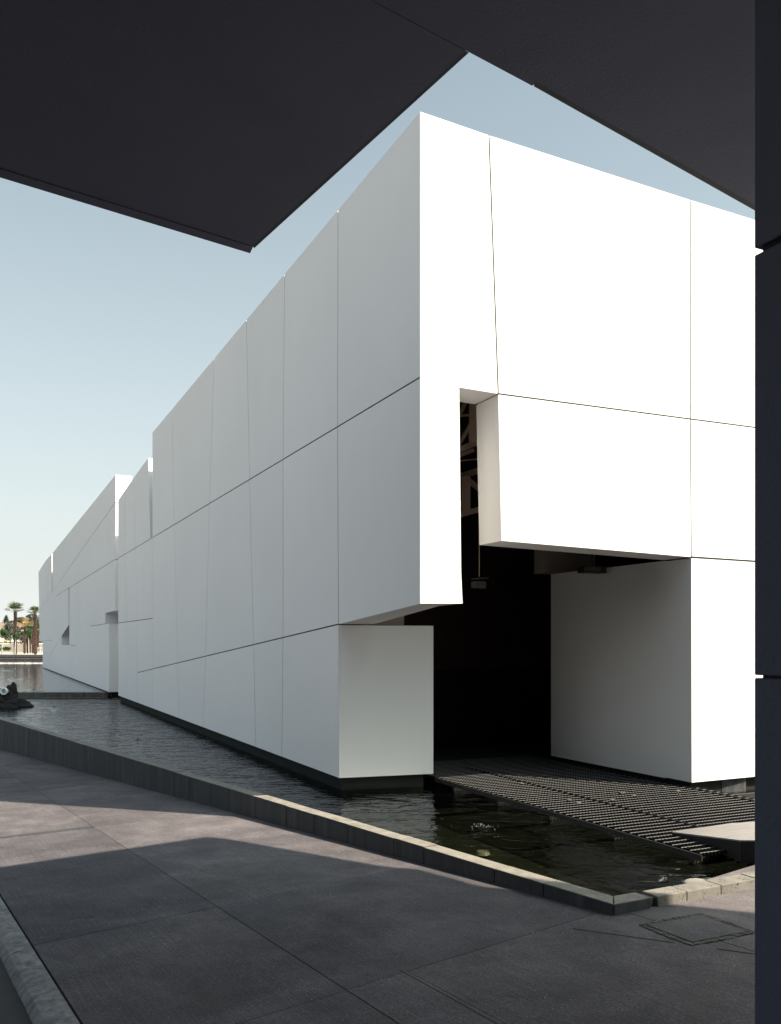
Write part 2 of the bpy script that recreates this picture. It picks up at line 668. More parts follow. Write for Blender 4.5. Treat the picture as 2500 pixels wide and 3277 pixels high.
fr = MB()
for i in range(4):
    p, q = sq[i], sq[(i + 1) % 4]
    N_ = 26
    for j in range(N_):
        u0, u1 = j / N_, (j + 1) / N_
        w1 = random.uniform(.026, .040)
        w2 = random.uniform(.026, .038)
        a_, b_ = p.lerp(q, u0), p.lerp(q, u1)
        n_ = (cen - (a_ + b_) / 2).normalized()
        h_ = random.uniform(.0, .005)
        fr.add(prism_plan([a_ - n_ * w1, b_ - n_ * w2, b_ + n_ * .01, a_ + n_ * .01],
                          lambda x, y: ground_z(x, y) - .02, lambda x, y, h_=h_: ground_z(x, y) + .003 + h_))
fr.build('frame', M['rough_dark'], mh)
o = part('lid', prism_plan([cen + (p - cen) * .93 for p in sq], lambda x, y: ground_z(x, y) - .02, lambda x, y: ground_z(x, y) + .009), M['paving_c'], mh)
bevel(o, .003)

# kerb along the left edge of the pavement, gutter below it
kb = thing('kerb', 'worn rounded concrete kerb dropping to the gutter at the lower left', 'kerb')
prof = [(-.012, .002), (-.05, .004), (-.11, .0), (-.145, -.012), (-.170, -.04), (-.19, -.09), (-.235, -.15), (-.30, -.155), (-.30, -.4), (-.012, -.4)]


def kpt(n, m, z):
    det = NN.x * MM.y - NN.y * MM.x
    p = V2((n * MM.y - m * NN.y) / det, (NN.x * m - MM.x * n) / det)
    return Vector((p.x, p.y, ground_z(p.x, p.y) + z))


ks = [-14, -12, -10, -8, -6, -4.1, -2.0, -.1, 1.75, 3.61 + .0, 5.42, 7.41, 9.25, 11.05, 12.8, 14.7, 16.7, 18.7, 22]
for i in range(len(ks) - 1):
    nseg = 14
    v, f = [], []
    for j in range(nseg + 1):
        m_ = ks[i] + .005 + (ks[i + 1] - ks[i] - .01) * j / nseg
        for n_, z_ in prof:
            wob = random.uniform(-.004, .004) if -.2 < n_ < -.04 else 0
            v.append(kpt(.885 + n_ + wob, m_, z_ + wob))
    L_ = len(prof)
    for j in range(nseg):
        for q in range(L_):
            r_ = (q + 1) % L_
            f.append([j * L_ + q, j * L_ + r_, (j + 1) * L_ + r_, (j + 1) * L_ + q])
    f.append(list(range(L_)))
    f.append([nseg * L_ + q for q in range(L_)])
    part('kerb_stone', (v, f), M['kerb'], kb)
rd = []
for n_, m_ in ((.60, -14), (.60, 34), (-40, 34), (-40, -14)):
    rd.append(kpt(n_, m_, -.158))
part('road', (rd, [[0, 1, 2, 3]]), M['road'], None, kind='structure')

# ------------------------------------------------------------------ pond wall of stone blocks
pw = thing('pond_wall', 'long low stone-block wall holding the pond along the pavement, dark outside and pale on top', 'wall')
M['pond_stone'] = None
# one material: streak-stained faces, porous top; side shade and sunlit top put into the colour
t_ = NT('pond_wall_stone')
v_ = t_.coord()
g_ = t_.n('ShaderNodeNewGeometry')
sx = t_.n('ShaderNodeSeparateXYZ')
t_.l(g_.outputs['True Normal'], sx.inputs[0])
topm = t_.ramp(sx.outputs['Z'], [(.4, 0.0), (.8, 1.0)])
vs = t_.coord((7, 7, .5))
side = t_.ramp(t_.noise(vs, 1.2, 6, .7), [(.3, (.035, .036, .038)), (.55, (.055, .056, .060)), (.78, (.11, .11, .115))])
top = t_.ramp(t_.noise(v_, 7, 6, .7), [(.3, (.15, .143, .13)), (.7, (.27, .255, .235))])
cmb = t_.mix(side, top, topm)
vo_ = t_.n('ShaderNodeTexVoronoi')
vo_.inputs['Scale'].default_value = 55
t_.l(v_, vo_.inputs['Vector'])
pt_ = t_.math('MULTIPLY', t_.ramp(vo_.outputs['Distance'], [(.12, 1.0), (.26, 0.0)]), t_.ramp(t_.noise(v_, 11, 2), [(.45, 0.0), (.6, 1.0)]))
cmb = t_.mix(cmb, (.02, .018, .016), pt_)
t_.principled(cmb, .85, t_.bump(t_.noise(v_, 50, 5, .65), .005, .8), spec=.3)
M['pond_stone'] = t_.m
TOP = .15
WID = .15


def wall_block(p0, p1, inn, width, mat, parent, bot=None, gap=.002):
    d = (p1 - p0).normalized()
    a_, b_ = p0 + d * gap, p1 - d * gap
    o = part('stone_block', prism_plan([a_, b_, b_ + inn * width, a_ + inn * width],
                                       (lambda x, y: ground_z(x, y) - .15) if bot is None else bot, TOP + random.uniform(-.003, .003)), mat, parent)
    bevel(o, .007, 2)
    return o


inn_w = -wn_
inn_c = -cn_
t0 = 0.0
lens = [.62, .50, .85, .42, .72, .60, .55, .70, .66, .48]
i = 0
while t0 < 36:
    L_ = lens[i % len(lens)]
    st = (WID * .9) if i == 0 else 0
    a_ = cornerP + wd * t0
    b_ = cornerP + wd * (t0 + L_)
    if i == 0:
        # mitred corner stone
        ip = cornerP + (inn_w * WID + inn_c * WID) * (1 / (1 + inn_w.dot(inn_c)))
        o = part('stone_block', prism_plan([cornerP + wd * .001, b_ - wd * .002, b_ - wd * .002 + inn_w * WID, ip + wd * .001],
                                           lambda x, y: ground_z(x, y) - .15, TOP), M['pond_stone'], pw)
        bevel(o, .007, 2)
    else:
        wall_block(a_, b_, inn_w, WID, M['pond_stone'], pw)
    t0 += L_
    i += 1
pc = thing('pond_kerb', 'pale porous stone kerb turning right along the near edge of the pond', 'kerb')
ip = cornerP + (inn_w * WID + inn_c * WID) * (1 / (1 + inn_w.dot(inn_c)))
e_ = cornerP + CD * .325
o = part('stone_block', prism_plan([cornerP + CD * .003, e_, e_ + inn_c * WID, ip + CD * .003], lambda x, y: ground_z(x, y) - .15, TOP), M['pond_stone'], pc,
         label='dark end stone of the kerb before the drain notch')
bevel(o, .008, 2)
t0 = .385
for L_ in (.27, .33, .36, .42, .40, .45, .5, .5, .5, .5, .5, .6, .6, .6, .6, .8, .8, .8, .8, .8, .8):
    wall_block(cornerP + CD * t0, cornerP + CD * (t0 + L_), inn_c, WID, M['cap_stone'], pc)
    t0 += L_
# slanted grout wedge in the notch
q0, q1 = cornerP + CD * .33, cornerP + CD * .38
part('notch_wedge', prism_plan([q0 + inn_c * .03, q1 + inn_c * .03, q1 + inn_c * .13, q0 + inn_c * .13],
                               lambda x, y: ground_z(x, y) - .1, lambda x, y: ground_z(x, y) + .06), M['wall_stone'], pc)

# ------------------------------------------------------------------ facade panels
GAP = .009


def inside(poly, p):
    c = False
    j = len(poly) - 1
    for i in range(len(poly)):
        a_, b_ = poly[i], poly[j]
        if (a_.y > p.y) != (b_.y > p.y) and p.x < (b_.x - a_.x) * (p.y - a_.y) / (b_.y - a_.y) + a_.x:
            c = not c
        j = i
    return c


def inset_poly(poly, others, gap, seams=(), outer=0):
    n = len(poly)
    area = sum(poly[i].x * poly[(i + 1) % n].y - poly[(i + 1) % n].x * poly[i].y for i in range(n))
    sg = 1 if area > 0 else -1
    lines = []
    for i in range(n):
        a_, b_ = poly[i], poly[(i + 1) % n]
        d = (b_ - a_).normalized()
        inw = V2(-d.y, d.x) * sg
        mid = (a_ + b_) / 2
        sh = any(inside(o, mid - inw * .05) for o in others) or any(inside(o, a_.lerp(b_, .2) - inw * .05) for o in others) or any(inside(o, a_.lerp(b_, .8) - inw * .05) for o in others)
        if any((mid - s).length < .12 for s in seams): sh = False
        off = gap if sh else outer
        lines.append((a_ + inw * off, d))
    out = []
    for i in range(n):
        p1, d1 = lines[i - 1]
        p2, d2 = lines[i]
        cr = d1.x * d2.y - d1.y * d2.x
        if abs(cr) < 1e-3:
            out.append(p2)
        else:
            t = ((p2.x - p1.x) * d2.y - (p2.y - p1.y) * d2.x) / cr
            out.append(p1 + d1 * t)
    return out


def facade_panels(fac, polys, thick, parent, mat, mitre=False, seams=(), gap=GAP, name='panel'):
    pls = [[fac.sz(*p) for p in pl] for pl in polys]
    if mitre:
        for pl in pls:
            for p in pl:
                if abs(p.x) < .02: p.x = 0
    filler = MB()
    sm = [(fac.sz(*a) + fac.sz(*b)) / 2 for a, b in seams]
    for i, pl in enumerate(pls):
        th = thick[i] if isinstance(thick, (list, tuple)) else thick
        ins = inset_poly(pl, [o for j, o in enumerate(pls) if j != i], gap, sm)
        back_poly = inset_poly(pl, [o for j, o in enumerate(pls) if j != i], 0, (), .02)
        filler.add(prism_data([fac.xyz(p.x, p.y, .009) for p in back_poly], [fac.xyz(p.x, p.y, .03) for p in back_poly]))
        front = [fac.xyz(p.x, p.y) for p in ins]
        back = [fac.xyz(p.x + (th if (mitre and abs(p.x) < .004) else 0), p.y, th) for p in ins]
        part(name, prism_data(front, back), mat, parent)
    filler.build('joint_backing', M['joint'], parent)


nb = thing('gallery_building', 'large white building with sunlit slotted front and long shaded side rising from the pond', 'building')
ky = lambda x, k_: 2057 - (x + 73) * k_
TK, MK, BK = 1.1989, .5994, -.3736
T_ = lambda x: (x, ky(x, TK))
M_ = lambda x: (x, ky(x, MK))
B_ = lambda x: (x, ky(x, BK))
N_ = lambda x: (x, 1997 + (1086 - x) * .2408)
J_ = lambda x: (x, 1994 - (x - 378) * .136)
L_polys = [
    [T_(1345), M_(1345), M_(1080.5), T_(1082)],
    [M_(1345), (1345, 1932), (1086, 1997), (1083.5, 1997.6), M_(1080.5)],
    [T_(1082), M_(1080.5), M_(906.5), T_(910.6)],
    [M_(1080.5), (1083.5, 1997.6), N_(906), M_(906.5)],
    [N_(1083.5), B_(1085.9), B_(902), N_(906)],
    [T_(910.6), M_(906.5), M_(798.8), T_(788.8)],
    [M_(906.5), N_(906), N_(811.6), M_(798.8)],
    [N_(906), B_(902), B_(818.8), N_(811.6)],
    [T_(788.8), M_(798.8), M_(671), T_(685.8)],
    [M_(798.8), N_(811.6), N_(658), M_(671)],
    [N_(811.6), B_(818.8), B_(651.5), N_(658)],
    [T_(685.8), M_(671), M_(558), T_(550)],
    [M_(671), N_(658), N_(568), M_(558)],
    [N_(658), B_(651.5), B_(572.8), N_(568)],
    [T_(550), M_(558), M_(488.3), T_(488)],
    [M_(558), N_(568), N_(489.5), J_(488.5), M_(488.3)],
    [N_(568), B_(572.8), B_(490.5), N_(489.5)],
    # lower part to the left of the tall block
    [M_(488.3), J_(488.5), J_(437), M_(433.8)],
    [J_(488.5), N_(489.5), N_(440), J_(437)],
    [N_(489.5), B_(490.5), B_(440.8), N_(440)],
    [M_(433.8), J_(437), J_(404), M_(403)],
    [J_(437), N_(440), B_(440.8), B_(404), J_(404)],
    [M_(403), J_(404), J_(378.3), M_(378.5)],
    [J_(404), B_(404), B_(379), J_(378.3)],
    # middle upper block
    [(474, 1465.7), (481, M_(481)[1]), M_(433.8), (430, 1526.3)],
    [(430, 1526.3), M_(433.8), M_(403), (401.5, 1567)],
    [(401.5, 1567), M_(403), M_(378.5), (378.6, 1601)],
]
pt_c = C0  # pier corner shared with panel 5
facade_panels(LF, L_polys, [.46, .46] + [.46] * (len(L_polys) - 2), nb, M['white'], mitre=True)
q = 1.488
R_polys = [
    [(1345, 357), (1565.4, 433), (1595, 1260), (1470, 1239.5), (1476, 1830), (1480.6, 1931.5), (1345, 1931.5)],
    [(1565.4, 433), (2209.7, 640), (2210, 1340.7), (1595, 1260)],
    [(1595, 1260), (2210, 1340.7), (2213, 1782.5), (1605.6, 1730.5)],
    [(2209.7, 640), (3600, 1070), (3600, 1522), (2210, 1340.7)],
    [(2210, 1340.7), (3600, 1522), (3600, 1873), (2213, 1782.5)],
    [(2213, 1784), (3600, 1873), (3600, 2373.6), (2214.5, 2504.5)],
]
facade_panels(RF, R_polys, [.46, .455, .455, .455, .455, .455], nb, M['white'], mitre=True)

# left pier: its front turns away under the overhang
PD = V2(9479, FPX).normalized() if False else V2((10728 - 1250), FPX).normalized()
c0 = C0
r_ = ray(1387, 2473)
# end point along PD so that it falls on the surveyed edge
tt = (c0.x * r_.y - c0.y * r_.x) / (r_.x * PD.y - r_.y * PD.x)
c1 = c0 + PD * tt
ztop = LF.sz(1086, 1997).y - .016
s5 = LF.sz(1086, 2490).x
part('pier', prism_plan([c0 + FD * .0, c1, c1 + FD * .46, c0 + GD * .46 + FD * .55, c0 + GD * .46 + FD * .02], BASE_Z, ztop), M['white'], nb)
# right pier: flank running back from the front
PX = RF.sz(2214.5, 2504.5)
PT = RF.sz(2213, 1784).y
len_p = None
a_ = RF.xyz(PX.x, 0)
a2 = V2(a_.x, a_.y)
r_ = ray(1763.5, 2057)
tt = (a2.x * r_.y - a2.y * r_.x) / (r_.x * FD.y - r_.y * FD.x)
pe = a2 + FD * tt
st = a2 + FD * .4552
part('pier', prism_plan([st + GD * .004, pe, pe + GD * .5, st + GD * .504], BASE_Z, PT), M['white'], nb)
# plinths
pl1 = MB()
b0, b1 = c0 + NL * -.07 + FD * .05, None
s_end = LF.sz(379, 2225).x


def LP(s, dep):
    p = LF.xyz(s, 0, dep)
    return V2(p.x, p.y)


def RP(u, dep):
    p = RF.xyz(u, 0, dep)
    return V2(p.x, p.y)


part('plinth', prism_plan([c0 + GD * .06 + FD * .07, c1 - PD * .1 + FD * .07, c1 - PD * .1 + FD * .4, c0 + GD * .45 + FD * .5, LP(s_end - .03, .45), LP(s_end - .03, .06)], -.36, BASE_Z), M['plinth'], nb)
part('plinth', prism_plan([a2 + GD * .08 + FD * .10, RP(13, .10), RP(13, .45), a2 + GD * .5 + FD * .5, pe - FD * .1 + GD * .45, pe - FD * .1 + GD * .08], -.36, BASE_Z), M['plinth'], nb)
f1, f2 = level(2311, 2537, .0), level(2388, 2532, .0)
part('footing', prism_plan([f1, f2, f2 + FD * .12, f1 + FD * .12], -.36, .158), stone('worn_footing', (.02, .02, .024), (.09, .09, .10), False, True), nb)
# inside of the hall
UL = RF.sz(3600, 1784).x
zr = 7.0
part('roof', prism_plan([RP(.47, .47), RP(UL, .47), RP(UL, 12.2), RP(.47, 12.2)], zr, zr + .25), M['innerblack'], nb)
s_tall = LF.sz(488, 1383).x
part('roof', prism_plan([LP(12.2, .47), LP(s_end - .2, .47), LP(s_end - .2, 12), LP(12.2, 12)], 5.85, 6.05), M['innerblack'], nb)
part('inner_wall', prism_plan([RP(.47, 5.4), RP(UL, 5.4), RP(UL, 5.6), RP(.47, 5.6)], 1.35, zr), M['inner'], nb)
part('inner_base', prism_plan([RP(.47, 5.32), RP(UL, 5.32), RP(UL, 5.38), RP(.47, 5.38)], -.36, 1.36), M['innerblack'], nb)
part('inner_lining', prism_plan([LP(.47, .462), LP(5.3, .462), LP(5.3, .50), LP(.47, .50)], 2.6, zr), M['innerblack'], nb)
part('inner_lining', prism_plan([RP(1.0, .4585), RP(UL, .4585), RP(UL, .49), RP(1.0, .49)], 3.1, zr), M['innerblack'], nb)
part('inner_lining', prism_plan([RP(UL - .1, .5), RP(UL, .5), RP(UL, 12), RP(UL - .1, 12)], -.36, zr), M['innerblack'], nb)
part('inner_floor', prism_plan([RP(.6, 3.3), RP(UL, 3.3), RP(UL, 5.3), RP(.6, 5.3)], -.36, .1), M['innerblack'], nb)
part('back_wall', prism_plan([LP(s_end - .3, 12), LP(0, 12), LP(0, 12.3), LP(s_end - .3, 12.3)], -.36, 6.3), M['white'], nb)
part('end_wall', prism_plan([LP(s_end - .22, .47), LP(s_end - .22, 12), LP(s_end - .02, 12), LP(s_end - .02, .47)], -.36, 6.3), M['white'], nb)
part('end_wall', prism_plan([LP(s_tall - .25, .47), LP(s_tall - .25, 12), LP(s_tall - .02, 12), LP(s_tall - .02, .47)], 6.06, 7.2), M['white'], nb)
# pale return wall catching light behind the front panel, and the piece seen over the left pier
p_ = RF.sz(1843, 1784)
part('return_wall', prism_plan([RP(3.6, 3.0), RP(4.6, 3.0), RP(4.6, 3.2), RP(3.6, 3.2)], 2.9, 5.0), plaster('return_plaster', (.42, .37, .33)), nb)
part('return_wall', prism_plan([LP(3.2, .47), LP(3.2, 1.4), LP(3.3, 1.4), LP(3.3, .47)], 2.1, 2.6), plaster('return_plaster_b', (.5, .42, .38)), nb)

# steel truss inside the slot
tr = thing('roof_truss', 'pale steel roof truss seen through the tall slot in the white front', 'truss')


def inpt(x, y, dep):
    """surveyed point on a plane parallel to the front, dep metres inside"""
    r = ray(x, y)
    oo = RF.o - RF.n * dep
    t = oo.dot(RF.n) / V2(r.x, r.y).dot(RF.n)
    return Vector((r.x * t, t, CAM_Z + r.z * t))


zz = lambda x, y: (1450 + x * .2588, 1230 + y * .2588)
for nm, a_, b_, w_, dep in (('post', (242, 180), (242, 720), .085, 1.4), ('bottom_chord', (60, 815), (330, 705), .07, 1.4), ('brace', (60, 760), (235, 460), .045, 1.42),
                            ('tie', (60, 392), (250, 376), .022, 1.45), ('brace', (60, 400), (150, 220), .05, 1.46), ('purlin', (60, 888), (250, 815), .05, 1.9),
                            ('tie', (60, 948), (320, 922), .015, 2.0), ('post', (160, 1150), (160, 1590), .12, 3.0), ('bottom_chord', (60, 1620), (330, 1545), .08, 3.0),
                            ('brace', (150, 1150), (330, 1300), .06, 3.02), ('brace', (60, 1450), (160, 1560), .06, 3.02), ('bottom_chord', (60, 1150), (330, 1060), .09, 3.2)):
    part(nm, bar_data(inpt(*zz(*a_), dep), inpt(*zz(*b_), dep), w_), M['steel'], tr)
# hanging floodlight
hl = thing('hanging_floodlight', 'small dark floodlight hanging on a thin rod inside the hall opening', 'lamp')
dd = 1.7
h0 = inpt(1534, 1745, dd)
h1 = inpt(1534, 1845, dd)
part('rod', tube_data([h0 + Vector((0, 0, .4)), h1], [.006, .006], 6), M['steel'], hl)
c_ = inpt(1534, 1872, dd)
part('housing', box_data(c_.x, c_.y, c_.z, .15, .10, .09, .6), M['black_metal'], hl)
part('front_frame', box_data(c_.x - .07, c_.y - .06, c_.z, .08, .012, .08, -.3), plain('lamp_frame', (.05, .055, .05), .4), hl)
part('yoke', bar_data(c_ + Vector((-.1, 0, .075)), c_ + Vector((.12, 0, .09)), .02), M['black_metal'], hl)
# wall bracket fixture by the return wall
br = thing('ceiling_fixture', 'dark boxy fixture on a short drop rod just under the front soffit', 'lamp')
f0 = inpt(1895, 1790, 1.5)
part('rod', bar_data(f0 + Vector((0, 0, .5)), f0 + Vector((0, 0, -.12)), .025), M['black_metal'], br)
part('housing', box_data(f0.x, f0.y, f0.z - .14, .34, .18, .09, .45), M['black_metal'], br)
part('glass', box_data(f0.x - .02, f0.y - .1, f0.z - .14, .26, .02, .05, .45), plain('lamp_glass', (.10, .07, .05), .3), br)

# ------------------------------------------------------------------ far wing of the building
fb = thing('gallery_wing', 'far white wing with diagonal joints, a triangular window and a notch above the weir', 'building')
F_polys = [
    [(168.4, 1769.9), (369.9, 1519.3), (369.9, 1607), (168.4, 1892.2)],
    [(369.9, 1607), (368.8, 1790), (220.6, 1882), (179.3, 1907.5), (168.4, 1892.2)],
    [(222.6, 1880.8), (368.8, 1790), (367.8, 1954.5), (337, 1962), (337, 1996.4), (288, 2004), (241.7, 2067), (221.6, 2064.3), (222.2, 2000)],
    [(136.4, 2051), (166.4, 2048.5), (160.9, 2096), (196.7, 2036.3), (196.7, 2063.9), (221.6, 2064.3), (241.7, 2067), (288, 2004), (337, 1996.4), (349.4, 1996), B_(349.4), B_(136.8)],
    [(125.6, 1957.6), (165.4, 1896.4), (168.4, 1892.2), (179.3, 1907.5), (219, 1883), (219.4, 2001), (196.7, 2036.3), (160.9, 2096), (166.4, 2048.5), (136.4, 2051), (126.8, 2051.8)],
    [(165.4, 1772.5), (145, 1796), (122.9, 1830.8), (125.6, 1957.6), (165.4, 1896.4)],
]
facade_panels(LF, F_polys, .52, fb, M['white'], seams=[((168.4, 1892.2), (179.3, 1907.5)), ((166.4, 2048.5), (160.9, 2096)), ((241.7, 2067), (288, 2004))], gap=.009)
sA, sB = LF.sz(367, 1800).x, LF.sz(138, 2100).x
part('roof', prism_plan([LP(sA + .6, .53), LP(sB - .6, .53), LP(sB - .6, 11.5), LP(sA + .6, 11.5)], 5.0, 5.25), M['innerblack'], fb)
part('inner_lining', prism_plan([LP(sA + 2.4, .56), LP(sB - 1.2, .56), LP(sB - 1.2, .6), LP(sA + 2.4, .6)], -.36, 7.0), M['inner'], fb)  # unseen behind the parapet, raised to block sun from the slots
part('back_wall', prism_plan([LP(sA + .3, 11.6), LP(sB - .3, 11.6), LP(sB - .3, 11.9), LP(sA + .3, 11.9)], -.36, 6.3), M['white'], fb)
part('end_wall', prism_plan([LP(sB - .5, .53), LP(sB - .25, .53), LP(sB - .25, 11.6), LP(sB - .5, 11.6)], -.36, 6.2), M['white'], fb)
part('end_wall', prism_plan([LP(LF.sz(349, 2100).x + .1, .55), LP(LF.sz(349, 2100).x + .3, .55), LP(LF.sz(349, 2100).x + .3, 11.6), LP(LF.sz(349, 2100).x + .1, 11.6)], -.36, 5.6), M['white'], fb)
# brick footing, course by course
s0_, s1_ = LF.sz(349, 2211).x, LF.sz(140, 2135).x
mbk = MB()
nb_ = 0
course = 0
part('plinth', prism_plan([LP(s0_ + .02, .085), LP(s1_, .085), LP(s1_, .4), LP(s0_ + .02, .4)], -.36, BASE_Z), M['plinth'], fb)
bm_one = {}
for course in range(2):
    s_ = s0_ + .02 + (.2 if course else 0)
    z0_ = .0 + .02 + course * .078
    while s_ < s1_ - .4 and nb_ < 150:
        L_ = .40
        key = 'b'
        dat = prism_plan([LP(s_, .05), LP(s_ + L_ - .012, .05), LP(s_ + L_ - .012, .084), LP(s_, .084)], z0_, z0_ + .070)
        part('brick', dat, M['brick'], fb)
        s_ += L_
        nb_ += 1

# ------------------------------------------------------------------ the canopies overhead and the dark wall at the right
HC = 5.05
TE = math.tan(radians(SUN_EL))
SL = V2(-sin(radians(SUN_AZ)), -cos(radians(SUN_AZ)))      # where shadows run


def ground_at(px, py):
    r = ray(px, py)
    t = (.203 - CAM_Z) / (r.z + .035 * (WD.x * r.x + WD.y * r.y))
    return V2(r.x * t, r.y * t)


def caster(px, py, h, z=None):
    """plan point at height h whose shadow falls on the surveyed paving (or level z) point"""
    g = ground_at(px, py) if z is None else level(px, py, z)
    gz = ground_z(g.x, g.y) if z is None else z
    return g - SL * ((h - gz) / TE)


lt = level(808, 786, HC)
lb = level(1490, 163, HC)
ld = level(1220, 0, HC)
oa, ot0 = level(0, 566, HC), level(797, 808, HC)
dA = (ot0 - oa).normalized()
dC = (level(2404, 652, HC) - level(1702, 276, HC)).normalized()
dB = (lb - lt).normalized()
cl = thing('left_canopy', 'left grey concrete canopy overhead with a pointed corner and stepped edge', 'canopy')
nA = V2(-dA.y, dA.x) if V2(-dA.y, dA.x).y > 0 else V2(dA.y, -dA.x)
nB = V2(dB.y, -dB.x) if V2(dB.y, -dB.x).x > 0 else V2(-dB.y, dB.x)
tip_in = lt
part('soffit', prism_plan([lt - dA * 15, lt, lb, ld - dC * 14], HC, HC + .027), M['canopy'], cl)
part('edge_band', prism_plan([lt - dA * 15 + nA * .016, lt + nA * .016 + nB * .012, ot0 + nB * .01, ot0 - dA * 15], HC - .004, HC + .028), M['canopy'], cl)
H2 = HC + .03
ot2 = level(814, 794, H2)
ob = level(1501, 168, H2)
part('roof_slab', prism_plan([lt - dA * 15, lt + nA * .04, ot2, ob, ob - dC * 16], H2, H2 + .16), M['edge'], cl)
cr = thing('right_canopy', 'right grey concrete canopy overhead ending at the dark wall', 'canopy')
H3 = HC + .031
# hidden right-hand outline of the slab, recovered from the shadow it throws on the paving and the kerb
k0 = level(2419, 675, H3)
edge = [caster(1200, 2770, H3 + .08), caster(1316, 2781, H3 + .08), caster(1509, 2834, H3 + .08), caster(1618, 2846, H3 + .08),
        caster(1705, 2812, H3 + .08, .15), caster(2080, 2856, H3 + .08, .15), caster(2215, 2901, H3 + .08), caster(2418, 2923, H3 + .08)]
far_r = edge[-1] + (edge[-1] - edge[-2]).normalized() * 5
ri = [ld - dC * 14 + V2(.004, -.003), lb + V2(.004, -.003), level(1703, 274, HC), level(1719, 263, HC), level(2418, 655, HC)]
ri += [e - V2(.03, .05) for e in edge[1:]] + [far_r - V2(.1, .1), V2(12, -7), V2(2, -12)]
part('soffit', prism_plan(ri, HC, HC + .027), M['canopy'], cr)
rc = [level(1709, 276, H3), k0] + edge + [far_r, V2(12, -7), V2(3, -11)]
part('roof_slab', prism_plan(rc, H3, H3 + .24), M['edge'], cr)
bw = thing('sky_block_wall', 'unseen dark wall added behind the viewer to cut sky light under the canopies', 'wall')  # added out of view to cut sky light on the foreground
part('panel', prism_plan([(-16, -5.2), (12, -5.2), (12, -5.6), (-16, -5.6)], -1.2, HC - .005), M['darkwall'], bw)

def lin_n(n_, y_):
    return V2((n_ - NN.y * y_) / NN.x, y_)


dw = thing('dark_wall', 'dark rendered wall panel standing at the right edge of the view with horizontal grooves', 'wall')
wx = 2413.5
D_ = 3.0
e0 = V2((wx - CXP) / FPX * D_, D_)
zg = [-.4, CAM_Z - (2165 - HYP) / FPX * D_, CAM_Z + (HYP - 806) / FPX * D_, 4.6, HC - .003]
inw = V2(GD.x, GD.y)
for z0_, z1_ in ((-.4, zg[1] - .005), (zg[1] + .005, zg[2] - .012), (zg[2] + .012, 4.66), (4.68, HC - .004)):
    a_ = e0
    o = part('panel', prism_plan([a_, a_ - FD * 4.2, a_ - FD * 4.2 + inw * .38, a_ + inw * .38], z0_, z1_), M['darkwall'], dw)
    bevel(o, .004, 1)
part('core', prism_plan([e0 + inw * .02 - FD * .02, e0 - FD * 4.15 + inw * .02, e0 - FD * 4.15 + inw * .33, e0 - FD * .02 + inw * .33], -.4, HC - .01), M['innerblack'], dw)

# ------------------------------------------------------------------ steel grating deck
DZ = .12
gd = thing('grating_deck', 'wide dark steel grating deck leading over the water into the hall opening', 'deck')
# bearing direction GD (rows), FD across
e1, e2, e3 = level(1396, 2487, DZ), level(1788, 2599, DZ), level(2247, 2733, DZ)
rightA, rightB = level(2219, 2518, DZ), level(2420, 2558, DZ)
toFU = lambda p: V2((p - CC).dot(FD), (p - CC).dot(GD))     # (distance behind the front, distance along it)
A1, A3 = toFU(e1), toFU(e3)
R1_, R2_ = toFU(rightA), toFU(rightB)
eL = lambda f: A1.y + (A3.y - A1.y) * (f - A1.x) / (A3.x - A1.x)     # left edge: u at given f
eR = lambda f: R1_.y + (R2_.y - R1_.y) * (f - R1_.x) / (R2_.x - R1_.x)


def PFU(f, u, z):
    p = CC + FD * f + GD * u
    return Vector((p.x, p.y, z))


t_ = NT('galvanised_cross_bar')
t_.principled((.22, .22, .23), .5, None, .3)
M['galv'] = t_.m
M['clip'] = plain('dull_clip', (.10, .10, .10), .6)
t_ = NT('dark_bearing_bar')
t_.principled((.007, .007, .008), .7, spec=.1)
M['bar'] = t_.m
frontF = A3.x
f_ = frontF + .03
n_rods = 0
while f_ < 3.3:
    u0 = eL(f_)
    u1 = min(eR(f_), 9.0) if f_ < 0 else 7.6
    if f_ > .0: u1 = min((a2 - CC).dot(GD) - .04, 7.6)
    if f_ > A1.x + .2: u0 = max(u0, A1.y)
    if u1 > u0 + .05:
        part('cross_bar', bar_data(PFU(f_, u0, DZ), PFU(f_, u1, DZ), .0055, .005), M['galv'], gd)
    f_ += .105
    n_rods += 1
bb = MB()
u_ = min(A1.y, A3.y) + .02
umax = 9.0
while u_ < umax:
    # bars run along FD between the edges
    fa = frontF
    # left edge limit: eL(f) <= u
    if A3.y > A1.y:
        fa = max(frontF, A1.x + (u_ - A1.y) * (A3.x - A1.x) / (A3.y - A1.y)) if u_ < A3.y else frontF
    fb_ = 3.3
    if u_ > (a2 - CC).dot(GD) - .04: fb_ = -.02
    if fb_ > 0: pass
    if u_ > R1_.y:
        fb_ = min(fb_, R1_.x + (u_ - R1_.y) * (R2_.x - R1_.x) / (R2_.y - R1_.y))
    if fb_ > fa + .02:
        bb.add(bar_data(PFU(fa, u_, DZ - .012), PFU(fb_, u_, DZ - .012), .004, .028))
    u_ += .04
bb.build('bearing_bars', M['bar'], gd, kind='stuff')
pe_ = MB()
part('edge_angle', bar_data(PFU(A1.x, A1.y - .01, DZ - .03), PFU(A3.x, A3.y - .01, DZ - .035), .010, .05), M['innerblack'], gd)
part('edge_angle', bar_data(PFU(R1_.x, R1_.y + .01, DZ - .02), PFU(R2_.x - .8, eR(R2_.x - .8) + .01, DZ - .02), .01, .04), M['bar'], gd)
